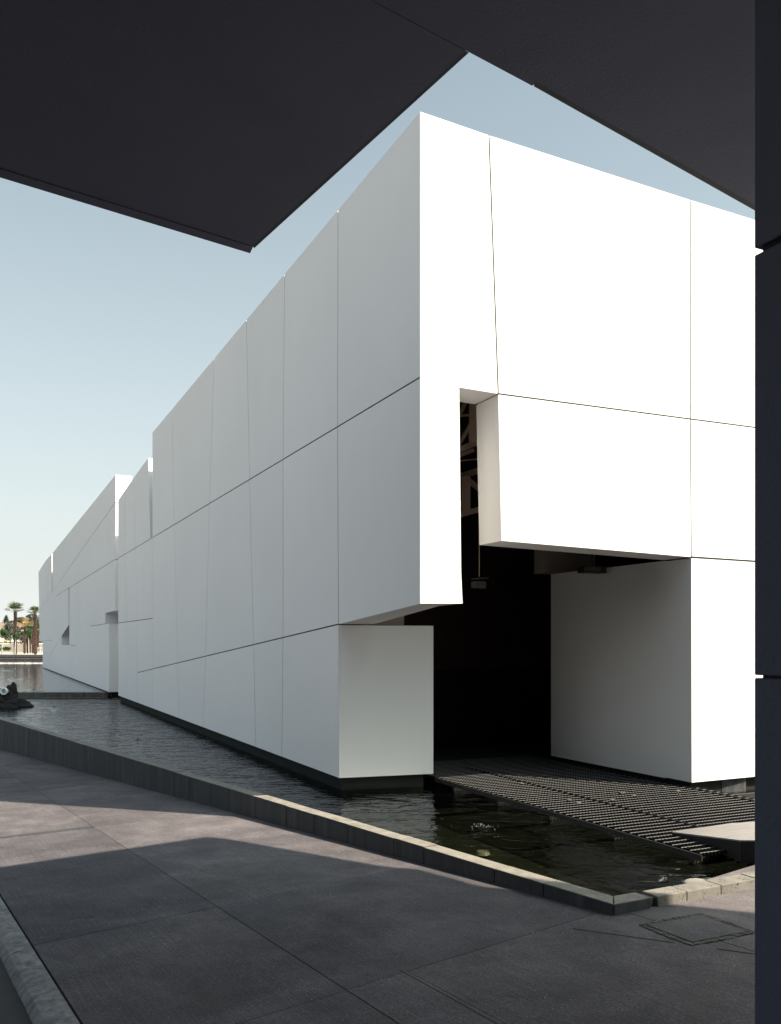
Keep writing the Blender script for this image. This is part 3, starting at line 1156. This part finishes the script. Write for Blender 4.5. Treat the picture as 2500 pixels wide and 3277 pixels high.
# seams between grating panels, and the clips
for us in (2.05, 3.6, 5.2):
    part('seam_bar', bar_data(PFU(max(frontF, -3.0), us, DZ - .002), PFU(2.6, us, DZ - .002), .03, .022), M['bar'], gd)
for (x_, y_) in ((1670, 2509), (1960, 2562), (1822, 2562), (1853, 2571), (1995, 2539), (2029, 2548), (2127, 2522), (2170, 2533), (1990, 2540)):
    p = level(x_, y_, DZ)
    part('clip', box_data(p.x, p.y, DZ + .008, .05, .03, .008, .5), M['clip'], gd)
# channel beams below
for k_ in range(5):
    ff = A1.x + (A3.x - A1.x) * (.08 + .22 * k_)
    part('under_beam', bar_data(PFU(ff, eL(ff) + .05, DZ - .10), PFU(ff - .02, 7.5, DZ - .10), .05, .09), M['innerblack'], gd)
for k_, (xa_, ya_, xb_, yb_) in enumerate(((1398, 2487, 1476, 2513), (1558, 2539, 1595, 2550), (1690, 2578, 1733, 2591), (2028, 2680, 2092, 2699), (2236, 2736, 2256, 2743))):
    p, q_ = level(xa_, ya_, DZ - .05), level(xb_, yb_, DZ - .05)
    part('flange', bar_data(Vector((p.x, p.y, DZ - .05)), Vector((q_.x, q_.y, DZ - .05)), .008, .006), M['galv'], gd)

# sheet ramp resting on the deck, and the small lower grating
rp = thing('ramp_plate', 'pale brushed sheet ramp wedge resting on the grating at its right end', 'ramp')
zr_ = DZ + .02
pA = level(2150, 2662, zr_)
pB = level(2342, 2634, zr_ + .03)
pC = level(2600, 2620, zr_ + .06)
pD = level(2600, 2690, zr_ + .16)
pE = level(2372, 2689, zr_ + .10)
top = [Vector((pA.x, pA.y, zr_)), Vector((pB.x, pB.y, zr_ + .03)), Vector((pC.x, pC.y, zr_ + .06)), Vector((pD.x, pD.y, zr_ + .16)), Vector((pE.x, pE.y, zr_ + .10))]
t_ = NT('brushed_sheet')
vv = t_.coord((1, 1, 1), (0, 0, -math.atan2(GD.y, GD.x)))
mp2 = t_.n('ShaderNodeMapping')
mp2.inputs['Scale'].default_value = (1.2, 40, 1)
t_.l(vv, mp2.inputs['Vector'])
t_.principled(t_.ramp(t_.noise(mp2.outputs[0], 1, 4), [(.3, (.12, .115, .12)), (.7, (.22, .205, .205))]), .5)
part('sheet', prism_data(top, [p - Vector((0, 0, .012)) for p in top]), t_.m, rp)
part('side_web', prism_data([top[0] - Vector((0, 0, .013)), top[4] - Vector((0, 0, .013)), top[3] - Vector((0, 0, .013))],
                            [Vector((top[0].x, top[0].y, DZ + .002)), Vector((top[4].x, top[4].y, DZ - .06)), Vector((top[3].x, top[3].y, DZ - .06))]), M['innerblack'], rp)
lg = thing('small_grating', 'small separate steel grating in front of the ramp plate at the right', 'grating')
s1, s2 = level(2288, 2701, DZ), level(2400, 2731, DZ)
S1, S2 = toFU(s1), toFU(s2)
f_ = S2.x - .3
while f_ < S1.x + .02:
    uu = S1.y + (S2.y - S1.y) * (f_ - S1.x) / (S2.x - S1.x)
    part('cross_bar', bar_data(PFU(f_, uu, DZ), PFU(f_, uu + 2.4, DZ), .013, .013), M['galv'], lg)
    f_ += .07
bb = MB()
for k_ in range(70):
    uu = S1.y + .02 + k_ * .04
    fa = max(S2.x - .3, S1.x + (uu - S1.y) * (S2.x - S1.x) / (S2.y - S1.y))
    if fa < S1.x: bb.add(bar_data(PFU(fa, uu, DZ - .012), PFU(S1.x, uu, DZ - .012), .004, .028))
bb.build('bearing_bars', M['bar'], lg, kind='stuff')
p = level(2284, 2707, DZ)
part('hinge', box_data(p.x, p.y, DZ - .03, .10, .03, .03, .3), M['galv'], lg)
lw = thing('sunken_grating', 'lower perforated grating just above the water beside the stone kerb', 'grating')
for k_, (x0_, y0_, x1_, y1_) in enumerate(((2330, 2752, 2400, 2740), (2356, 2761, 2420, 2750), (2392, 2768, 2440, 2760))):
    p, q_ = level(x0_, y0_, .03), level(x1_, y1_, .03)
    d_ = (q_ - p)
    part('cross_bar', bar_data(Vector((p.x, p.y, .03)), Vector((q_.x + d_.x * 2, q_.y + d_.y * 2, .03)), .012), M['bar'], lw)
    for j in range(12):
        c_ = p + d_ * (j * .09)
        part('stud', box_data(c_.x, c_.y, .041, .012, .010, .008), M['galv'], lw)

# ------------------------------------------------------------------ things in the water


def bubbler(x, y, z, r, h, label):
    n, rings = 20, 9
    h *= .6
    r *= .6
    v, f = [], []
    rnd = random.Random(int(x * 100 + y))
    for k_ in range(rings + 1):
        rr = r * (k_ / rings)
        hh = h * math.exp(-(k_ / rings * 3.2) ** 2) + h * .16 * cos(k_ * 2.1) * (1 - k_ / rings)
        for i_ in range(n):
            a_ = 2 * pi * i_ / n
            j_ = rnd.uniform(-.12, .12) * h * (1 - k_ / rings)
            v.append((x + rr * cos(a_), y + rr * sin(a_), z + .0015 + max(0, hh) + max(0, j_)))
    for k_ in range(rings):
        for i_ in range(n):
            j_ = (i_ + 1) % n
            f.append([k_ * n + i_, k_ * n + j_, (k_ + 1) * n + j_, (k_ + 1) * n + i_])
    link('water_jet', mesh_from(v, f, 'water_jet', True), M['water'], None, label=label, cat='water jet', group='bubbling water jets in the ponds')


t_ = NT('bubbling_water')
v_ = t_.coord()
fr_ = t_.n('ShaderNodeFresnel')
fr_.inputs['IOR'].default_value = 1.33
t_.principled((.03, .04, .045), .06, t_.bump(t_.noise(v_, 22, 4, .6), .02, .8))
M['jet'] = t_.m
for (x_, y_, z_, r_, h_, lb) in ((441, 2368, 0, .34, .05, 'low bubbling jet in the middle of the near pond'),
                                 (172, 2265, 0, .35, .045, 'low bubbling jet just in front of the weir'),
                                 (108, 2211, .135, .7, .07, 'low bubbling jet in the far pond just behind the weir'),
                                 (48, 2174, .135, 1.1, .09, 'low bubbling jet in the middle of the far pond'),
                                 (26, 2146, .135, 1.1, .06, 'low bubbling jet near the far retaining wall'),
                                 (1540, 2648, 0, .16, .018, 'splashing jet over the sunken lamp beside the near wall')):
    p = level(x_, y_, z_)
    bubbler(p.x, p.y, z_, r_, h_, lb)
p = level(1545, 2668, -.1)
sl = thing('sunken_lamp', 'small pale lamp lying under the splashing water near the pond wall', 'lamp')
part('lens', tube_data([(p.x, p.y, -.31), (p.x, p.y, -.28)], [.08, .06], 14), plain('pale_lens', (.5, .48, .38), .4, .05), sl)
part('base', tube_data([(p.x, p.y, -.36), (p.x, p.y, -.31)], [.05, .05], 8), M['black_metal'], sl)
p = level(1540, 2648, 0)
sp_ = MB()
rs = random.Random(3)
for i in range(34):
    a_, rr = rs.uniform(0, 2 * pi), abs(rs.gauss(0, .07))
    cx_, cy_ = p.x + rr * cos(a_) * 1.3, p.y + rr * sin(a_)
    sp_.add(box_data(cx_, cy_, .006 + rs.uniform(0, .035) * max(0, 1 - rr / .12), rs.uniform(.003, .014), .003, .003, a_ + 1.5))
sp_.build('foam', plain('white_splash', (.32, .34, .36), .3, .05), None, kind='stuff', label='flecks of white splash around the sunken lamp', cat='foam')
# pebble near the kerb
p = level(2228, 2818, .02)


def rock(name, c, size, seed, mat, parent, squash=.7, sub=3, jag=.35, **kw):
    bm = bmesh.new()
    bmesh.ops.create_icosphere(bm, subdivisions=sub, radius=1)
    from mathutils import noise
    for v in bm.verts:
        n1 = noise.noise(v.co * 1.3 + Vector((seed, 0, 0)))
        n2 = noise.noise(v.co * 3.7 + Vector((0, seed, 0)))
        v.co *= 1 + jag * n1 * 1.6 + jag * .5 * n2
        v.co = Vector((v.co.x * size[0], v.co.y * size[1], v.co.z * size[2]))
        v.co += Vector(c)
    m = bpy.data.meshes.new(name)
    bm.to_mesh(m)
    bm.free()
    return link(name, m, mat, parent, **kw)


o = rock('boulder', (p.x, p.y, 0), (.10, .05, .035), 4.2, plain('pale_pebble', (.2, .2, .19), .7, .1), None, sub=3, jag=.08, label='pale smooth boulder just breaking the water by the stone kerb', cat='rock')
for q_ in o.data.polygons: q_.use_smooth = True
rg = thing('lava_rocks', 'pile of black lava rock standing in the pond at the left edge', 'rock')
b = level(20, 2262, 0)
for c_, sz_, sd in (((b.x - .15, b.y, .02), (.62, .45, .30), 1.0), ((b.x + .28, b.y + .1, .02), (.40, .35, .17), 2.3), ((b.x + .02, b.y + .35, .36), (.17, .18, .30), 3.1),
                    ((b.x - .55, b.y + .2, .2), (.5, .4, .35), 4.4), ((b.x + .30, b.y - .12, .0), (.26, .22, .10), 5.2), ((b.x - .02, b.y + .05, .30), (.25, .2, .2), 6.1)):
    rock('stone', c_, sz_, sd, M['rock'], rg)
fl = thing('octagonal_floodlight', 'white-rimmed octagonal floodlight resting on the black rocks at the left edge', 'lamp')
c_ = inpt(12, 2212, 0)
rr = ray(11, 2212)
t0 = b.y - .25
c_ = Vector((rr.x * t0, t0, CAM_Z + rr.z * t0))
v, f = [], []
for R_, yy in ((.105, 0), (.075, 0), (.075, .05), (.105, .09)):
    for i in range(8):
        a_ = 2 * pi * (i + .5) / 8
        v.append(c_ + Vector((R_ * cos(a_), yy, R_ * sin(a_))))
for k_ in range(4):
    for i in range(8):
        j = (i + 1) % 8
        f.append([k_ * 8 + i, k_ * 8 + j, ((k_ + 1) % 4) * 8 + j, ((k_ + 1) % 4) * 8 + i])
part('rim', (v, f), plain('white_rim', (.85, .87, .88), .5, .03), fl)
part('glass', tube_data([c_ + Vector((0, .035, 0)), c_ + Vector((0, .06, 0))], [.08, .08], 8), plain('grey_glass', (.25, .27, .3), .2, .05), fl)
part('body', tube_data([c_ + Vector((0, .06, 0)), c_ + Vector((0, .28, -.02))], [.10, .06], 8), M['black_metal'], fl)
part('bracket', bar_data(c_ + Vector((0, .14, -.05)), c_ + Vector((0, .16, -.28)), .03), M['black_metal'], fl)

# ------------------------------------------------------------------ the far bank: palms, trees, fence, houses
Zt = .84


def far(zx, zy, Y):
    """point of the far bank surveyed at distance Y"""
    px, py = zx / 12.0, 1940 + zy / 12.0
    r = ray(px, py)
    return Vector((r.x * Y, Y, CAM_Z + r.z * Y))


M['trunk'] = None
t_ = NT('palm_trunk')
v_ = t_.coord()
t_.principled(t_.ramp(t_.noise(v_, 7, 4, .6), [(.35, (.02, .012, .010)), (.5, (.065, .035, .028)), (.7, (.22, .16, .12))]), .9)
M['trunk'] = t_.m
M['boot'] = plain('palm_boot', (.10, .06, .048), .9, .6, 9)
def leafmat(name, c1, c2):
    t = NT(name)
    v = t.coord()
    return t.principled(t.ramp(t.noise(v, 4, 4, .6), [(.35, c1), (.7, c2)]), .6, spec=.3)
M['frond'] = leafmat('palm_frond', (.03, .05, .025), (.09, .12, .05))
M['dryfrond'] = leafmat('dry_palm_frond', (.20, .13, .06), (.36, .28, .14))
M['leaf'] = leafmat('citrus_leaf', (.025, .055, .02), (.07, .14, .045))
M['darkleaf'] = leafmat('dark_leaf', (.035, .045, .038), (.09, .105, .08))
M['bushleaf'] = leafmat('bush_leaf', (.05, .10, .03), (.14, .20, .07))
M['stake'] = plain('white_limed_stem', (.75, .72, .66), .8, .05)
M['bark'] = plain('grey_bark', (.12, .10, .08), .9)


def palm(zx, ztop, zfoot, Y, wz, crown, label, leaf='frond', boots=True, seed=0, lean=0):
    rn = random.Random(seed)
    foot = far(zx, zfoot, Y)
    foot.z = Zt
    top = far(zx + lean, ztop, Y)
    root = thing('palm_tree', label, 'palm tree', 'palm trees on the far bank')
    R_ = wz / 12 / FPX * Y / 2 * .82
    n = 12
    pts = [foot.lerp(top, i / n) for i in range(n + 1)]
    part('trunk', tube_data(pts, [R_ * (1.0 - .18 * i / n) * rn.uniform(.93, 1.07) for i in range(n + 1)], 10), M['trunk'], root)
    if boots:
        mb = MB()
        nring = int((top.z - foot.z) / .075)
        for k_ in range(nring):
            z = foot.z + .05 + k_ * .075
            cx_ = foot.x + (top.x - foot.x) * (z - foot.z) / (top.z - foot.z)
            for i in range(9):
                a_ = 2 * pi * (i + .5 * (k_ % 2)) / 9 + rn.uniform(-.1, .1)
                p0 = Vector((cx_ + R_ * .85 * cos(a_), foot.y + R_ * .85 * sin(a_), z))
                mb.add(bar_data(p0, p0 + Vector((cos(a_) * .06, sin(a_) * .06, .09 * rn.uniform(.6, 1.2))), .045, .02))
        mb.build('leaf_boots', M['boot'], root, kind='stuff')
    # fan leaves: stalk with a pleated fan
    nf = 22
    for i in range(nf):
        az = rn.uniform(0, 2 * pi)
        el = rn.uniform(.05, 1.45)
        L_ = crown * rn.uniform(.7, 1.15)
        d_ = Vector((cos(az) * cos(el), sin(az) * cos(el), sin(el)))
        mb = MB()
        hub = top + d_ * (L_ * .5)
        mb.add(bar_data(top, hub, .02, .015))
        side_ = d_.cross(Vector((0, 0, 1)))
        if side_.length < .1: side_ = Vector((1, 0, 0))
        side_.normalize()
        up_ = side_.cross(d_)
        vv, ff = [], []
        nb2 = 9
        for j in range(nb2):
            th = (-1 + 2 * j / (nb2 - 1)) * 1.15
            dir_ = (d_ * cos(th) + side_ * sin(th)).normalized()
            tip = hub + dir_ * (L_ * .55) - Vector((0, 0, .10 * L_ * rn.uniform(.3, 1.4)))
            wv = side_ * cos(th) * .03 - d_ * sin(th) * .03
            k0 = len(vv)
            midp = hub + dir_ * (L_ * .3) + up_ * .02
            vv += [hub, midp + wv, tip, midp - wv]
            ff.append([k0, k0 + 1, k0 + 2, k0 + 3])
        mb.add((vv, ff))
        mb.build('frond', M[leaf if rn.random() > .08 or leaf == 'dryfrond' else 'dryfrond'], root)
    return root


palm(590, 240, 1860, 74.6, 115, 1.05, 'tallest palm with a thick reddish trunk, left of the others on the far bank', seed=1)
palm(1360, 290, 1830, 74.8, 105, .72, 'tall palm with a thick shaggy trunk close to the white wing', seed=2, lean=-15)
palm(945, 790, 1740, 80, 75, .95, 'shorter palm with an orange-brown drying crown between the two tall ones', 'dryfrond', seed=3)
palm(1065, 900, 1740, 81, 55, .7, 'slim palm trunk hidden behind the rounded tree, left of its stem', 'frond', seed=4)
palm(1150, 860, 1740, 82, 60, .8, 'slim palm just right of the rounded tree stem', 'dryfrond', seed=5)
palm(1265, 980, 1740, 80.5, 60, .7, 'slim palm directly left of the shaggy palm by the wing', 'frond', seed=6)


def leafy(name, label, cen, rad, n, leaf, size, seed, trunk=None, cat='tree', group=None, trunkmat='bark', tr=.03):
    rn = random.Random(seed)
    root = thing(name, label, cat, group)
    vv, ff = [], []
    cl_ = [(Vector((rn.gauss(0, .42), rn.gauss(0, .42), rn.gauss(0, .42))), rn.uniform(.3, .55)) for _ in range(16)]
    for i in range(n):
        c_, r_ = rn.choice(cl_)
        d_ = Vector((rn.gauss(0, 1), rn.gauss(0, 1), rn.gauss(0, 1))).normalized() * (r_ * rn.random() ** .4)
        q_ = c_ + d_
        if q_.length > 1.08: q_ = q_.normalized() * 1.05
        p_ = Vector(cen) + Vector((q_.x * rad[0], q_.y * rad[1], q_.z * rad[2]))
        a_ = Vector((rn.gauss(0, 1), rn.gauss(0, 1), rn.gauss(0, 1))).normalized()
        b_ = a_.cross(Vector((rn.gauss(0, 1), rn.gauss(0, 1), rn.gauss(0, 1)))).normalized()
        k_ = len(vv)
        s_ = size * rn.uniform(.6, 1.3)
        vv += [p_ - a_ * s_, p_ + b_ * s_ * .5, p_ + a_ * s_, p_ - b_ * s_ * .5]
        ff.append([k_, k_ + 1, k_ + 2, k_ + 3])
    m = bpy.data.meshes.new('crown')
    m.from_pydata([tuple(v) for v in vv], [], ff)
    link('crown', m, M[leaf], root)
    if trunk:
        a_, b_ = trunk
        part('trunk', tube_data([a_, (Vector(a_) + Vector(b_)) / 2 + Vector((rn.uniform(-.02, .02), 0, 0)), b_], [tr, tr * .9, tr * .8], 7), M[trunkmat], root)
        for i in range(4):
            an = rn.uniform(0, 6.28)
            part('limb', tube_data([b_, Vector(b_) + Vector((cos(an) * rad[0] * .6, sin(an) * rad[1] * .6, rad[2] * .9))], [tr * .6, tr * .25], 5), M[trunkmat], root)
    return root


def ball_tree(zx, zy, wz, hz, Y, fx, label, seed):
    c_ = far(zx, zy, Y)
    ft = far(fx, 1700, Y)
    ft.z = Zt
    rx_, rz_ = wz / 24 / FPX * Y, hz / 24 / FPX * Y
    leafy('citrus_tree', label, c_, (rx_, rx_, rz_), 1500, 'leaf', .055, seed, (ft, c_ - Vector((0, 0, rz_ * .8))), group='small clipped trees on the far bank', trunkmat='stake', tr=.022)


ball_tree(150, 1070, 300, 430, 76.5, 50, 'clipped round tree with a pale stem at the far left of the bank', 11)
ball_tree(600, 1150, 290, 310, 74.2, 575, 'clipped round tree in front of the tallest palm', 12)
ball_tree(1100, 1070, 230, 420, 77.5, 1110, 'clipped round tree with a thin white stem between the palms', 13)
c_ = far(400, 950, 95)
leafy('dark_tree', 'dark leafy tree in front of the cream house', c_, (1.35 * .8, 1.2, 1.35 * .75), 1800, 'darkleaf', .1, 21, (Vector((c_.x, c_.y, Zt)), c_), tr=.08)
c_ = far(1200, 800, 110)
leafy('dark_tree', 'tall dark tree behind the palms, before the red roof', c_, (1.1, 1.2, 1.5), 2200, 'darkleaf', .12, 22, (Vector((c_.x, c_.y, Zt)), c_), tr=.1)
c_ = far(1440, 900, 112)
leafy('dark_tree', 'dark tree next to the white wing, lowest of the far trees', c_, (.9, 1.0, 1.9), 2200, 'darkleaf', .12, 23, (Vector((c_.x, c_.y, Zt)), c_), tr=.1)
c_ = far(800, 620, 260)
leafy('distant_tree', 'grey-green distant tree above the gable of the cream house', c_, (2.2, 2.0, 1.6), 1500, 'darkleaf', .25, 24, (Vector((c_.x, c_.y, Zt)), c_), tr=.3)
c_ = far(500, 590, 262)
leafy('distant_tree', 'small distant tree peeping over the brown roof', c_, (.5, .5, .35), 300, 'darkleaf', .15, 25, (Vector((c_.x, c_.y, Zt)), c_), tr=.1)
c_ = far(860, 1180, 100)
leafy('hedge', 'dark hedge between the cream house and the palms', c_, (.55, .8, 1.2), 1500, 'darkleaf', .09, 26, None, 'hedge')
c_ = far(1200, 1340, 98)
leafy('hedge', 'dark hedge behind the palm trunks', c_, (1.6, .6, .9), 2400, 'darkleaf', .09, 27, None, 'hedge')
c_ = far(230, 1640, 76)
leafy('bush', 'low bright green bush below the round tree on the far bank', c_ + Vector((0, 0, .03)), (.42, .4, .22), 1300, 'bushleaf', .05, 28, None, 'bush')
c_ = far(-30, 1570, 76)
leafy('bush', 'taller green bush cut by the left edge of the view', c_, (.2, .3, .4), 700, 'bushleaf', .05, 29, None, 'bush')
c_ = far(1440, 960, 84)
palm(1450, 960, 1740, 84, 60, .8, 'yellowish palm partly hidden behind the shaggy palm and the wing', 'frond', seed=8)

# conifer
cf = thing('conifer', 'distant pointed conifer standing behind the brown-roofed house', 'tree')
tp, bt = far(240, 340, 240), far(240, 640, 240)
part('trunk', tube_data([(bt.x, bt.y, Zt), tp], [.25, .04], 7), M['bark'], cf)
vv, ff = [], []
rn = random.Random(5)
for i in range(900):
    u = rn.random() ** .7
    z = tp.z - (tp.z - bt.z) * u * 1.2
    R_ = .1 + 1.55 * u * rn.uniform(.35, 1) * (.7 + .3 * sin(u * 34))
    a_ = rn.uniform(0, 6.28)
    p_ = Vector((bt.x + R_ * cos(a_), bt.y + R_ * sin(a_), z))
    k_ = len(vv)
    d_ = Vector((cos(a_), sin(a_), -.25)) * .28
    vv += [p_ - d_, p_ + Vector((-sin(a_) * .09, cos(a_) * .09, .03)), p_ + d_, p_ - Vector((-sin(a_) * .09, cos(a_) * .09, .03))]
    ff.append([k_, k_ + 1, k_ + 2, k_ + 3])
m = bpy.data.meshes.new('crown')
m.from_pydata([tuple(v) for v in vv], [], ff)
link('crown', m, M['darkleaf'], cf)

# cream house with brown roof
hs = thing('cream_house', 'low cream house with a brown tiled roof and one yellow window on the far bank', 'house')
YH = 185
M['cream'] = plain('cream_wall', (.72, .69, .60), .85, .05)
eave = far(0, 780, YH).z
ridge = far(0, 610, YH).z
gx0, gx1 = far(-900, 0, YH).x, far(540, 0, YH).x
gx2 = far(805, 0, YH).x
apex = far(660, 640, YH)
part('wall', prism_plan([(gx0, YH), (gx1, YH), (gx1, YH + 9), (gx0, YH + 9)], Zt, eave), M['cream'], hs)
part('gable_wall', prism_data([Vector((gx1 - .4, YH - .3, Zt)), Vector((gx2, YH - .3, Zt)), Vector((gx2, YH - .3, far(0, 820, YH).z)), Vector((apex.x - .8, YH - .3, far(0, 660, YH).z)), Vector((gx1 - .4, YH - .3, eave))],
                              [Vector((gx1 - .4, YH + 8, Zt)), Vector((gx2, YH + 8, Zt)), Vector((gx2, YH + 8, far(0, 820, YH).z)), Vector((apex.x - .8, YH + 8, far(0, 660, YH).z)), Vector((gx1 - .4, YH + 8, eave))]), M['cream'], hs)
M['tile'] = plain('brown_roof_tile', (.22, .15, .12), .9, .3, 3)
part('roof', ([(gx0, YH - .6, eave - .05), (gx1 + .3, YH - .6, eave - .05), (gx1 + .1, YH + 4.5, ridge), (gx0, YH + 4.5, ridge), (gx0, YH + 9.6, eave - .05), (gx1 + .3, YH + 9.6, eave - .05)],
              [[0, 1, 2, 3], [3, 2, 5, 4], [0, 3, 4], [1, 5, 2], [0, 4, 5, 1]]), M['tile'], hs)
ap = Vector((apex.x - .8, YH, far(0, 645, YH).z))
er = Vector((gx2 + .25, YH, far(0, 850, YH).z))
part('roof', prism_data([ap + Vector((0, -.7, .12)), er + Vector((0, -.7, .08)), er + Vector((0, -.7, -.02)), ap + Vector((0, -.7, 0))],
                        [ap + Vector((0, 8.5, .12)), er + Vector((0, 8.5, .08)), er + Vector((0, 8.5, -.02)), ap + Vector((0, 8.5, 0))]), M['tile'], hs)
wa, wb = far(120, 1270, YH - .1), far(262, 1375, YH - .1)
o = part('window', box_data((wa.x + wb.x) / 2, YH - .05, (wa.z + wb.z) / 2, wb.x - wa.x, .1, wa.z - wb.z), plain('window_frame_brown', (.12, .09, .06), .7), hs)
part('pane', box_data((wa.x + wb.x) / 2, YH - .12, (wa.z + wb.z) / 2 + .05, (wb.x - wa.x) * .86, .04, (wa.z - wb.z) * .7), plain('yellow_blind', (.55, .42, .10), .6, .1), o)

# houses with red roofs
M['redroof'] = plain('maroon_roof', (.30, .045, .06), .8, .15, 2)
M['orangeroof'] = plain('orange_roof', (.50, .14, .08), .8, .15, 2)


def roofed(name, label, x0, x1, ztop_, zeave, Y, mat, depth=8):
    h = thing(name, label, 'house')
    a_, b_ = far(x0, ztop_, Y), far(x1, zeave, Y)
    part('wall', prism_plan([(a_.x + .2, Y + .3), (b_.x - .2, Y + .3), (b_.x - .2, Y + depth), (a_.x + .2, Y + depth)], Zt, b_.z), M['cream'], h)
    part('roof', ([(a_.x, Y, b_.z), (b_.x, Y, b_.z), (b_.x, Y + depth / 2, a_.z), (a_.x, Y + depth / 2, a_.z), (a_.x, Y + depth, b_.z), (b_.x, Y + depth, b_.z)],
                  [[0, 1, 2, 3], [3, 2, 5, 4], [0, 3, 4], [1, 5, 2], [0, 4, 5, 1]]), mat, h)
    return h


roofed('red_house', 'distant house with a maroon roof behind the palms', 975, 1290, 540, 660, 210, M['redroof'])
h = roofed('red_house', 'distant house with a taller maroon roof right beside the white wing', 1330, 1700, 440, 640, 216, M['redroof'])
cpt = far(1455, 400, 217)
part('chimney', box_data(cpt.x, 220, cpt.z - .4, .7, .7, 1.6), M['redroof'], h)
roofed('orange_house', 'low distant house with an orange roof between the cream house and the palms', 790, 990, 830, 980, 195, M['orangeroof'], 6)

# low fence and garden walls
fn = thing('fence', 'low slatted fence of posts and rails crossing behind the palm trunks', 'fence')
M['fence'] = plain('weathered_fence', (.30, .27, .25), .9, .2, 4)
YF = 88
xl, xr = far(-300, 0, YF).x, far(1900, 0, YF).x
for zy, th, mm in ((1400, .10, plain('dark_rail', (.05, .05, .06), .8)), (1470, .05, M['fence']), (1530, .09, M['fence']), (1600, .05, M['fence']), (1660, .05, M['fence']), (1720, .06, M['fence'])):
    z = far(0, zy, YF).z
    part('rail', box_data((xl + xr) / 2, YF, z, xr - xl, .05, th), mm, fn)
x = xl
while x < xr:
    part('post', box_data(x, YF - .06, (Zt + far(0, 1400, YF).z) / 2, .07, .06, far(0, 1400, YF).z - Zt), M['fence'], fn)
    x += 1.05
gw = thing('garden_wall', 'pale low garden wall behind the fence on the far bank', 'wall')
for i in range(12):
    part('wall_panel', box_data(xl + 1 + i * 2.0, 90, (Zt + far(0, 1450, 90).z) / 2, 1.97, .2, far(0, 1450, 90).z - Zt), plain('garden_wall_grey', (.36, .34, .32), .9, .1) if i == 0 else bpy.data.materials['garden_wall_grey'], gw)
st_ = thing('garden_table', 'small white garden table and benches by the white wing on the far bank', 'table')
tt_ = far(1570, 1600, 78)
part('top', box_data(tt_.x, 78, tt_.z, 1.1 * .5, .4, .03), M['stake'], st_)
for dx in (-.22, -.02, .2):
    part('leg', box_data(tt_.x + dx, 77.9, (tt_.z + Zt) / 2, .04, .04, tt_.z - Zt), M['stake'], st_)
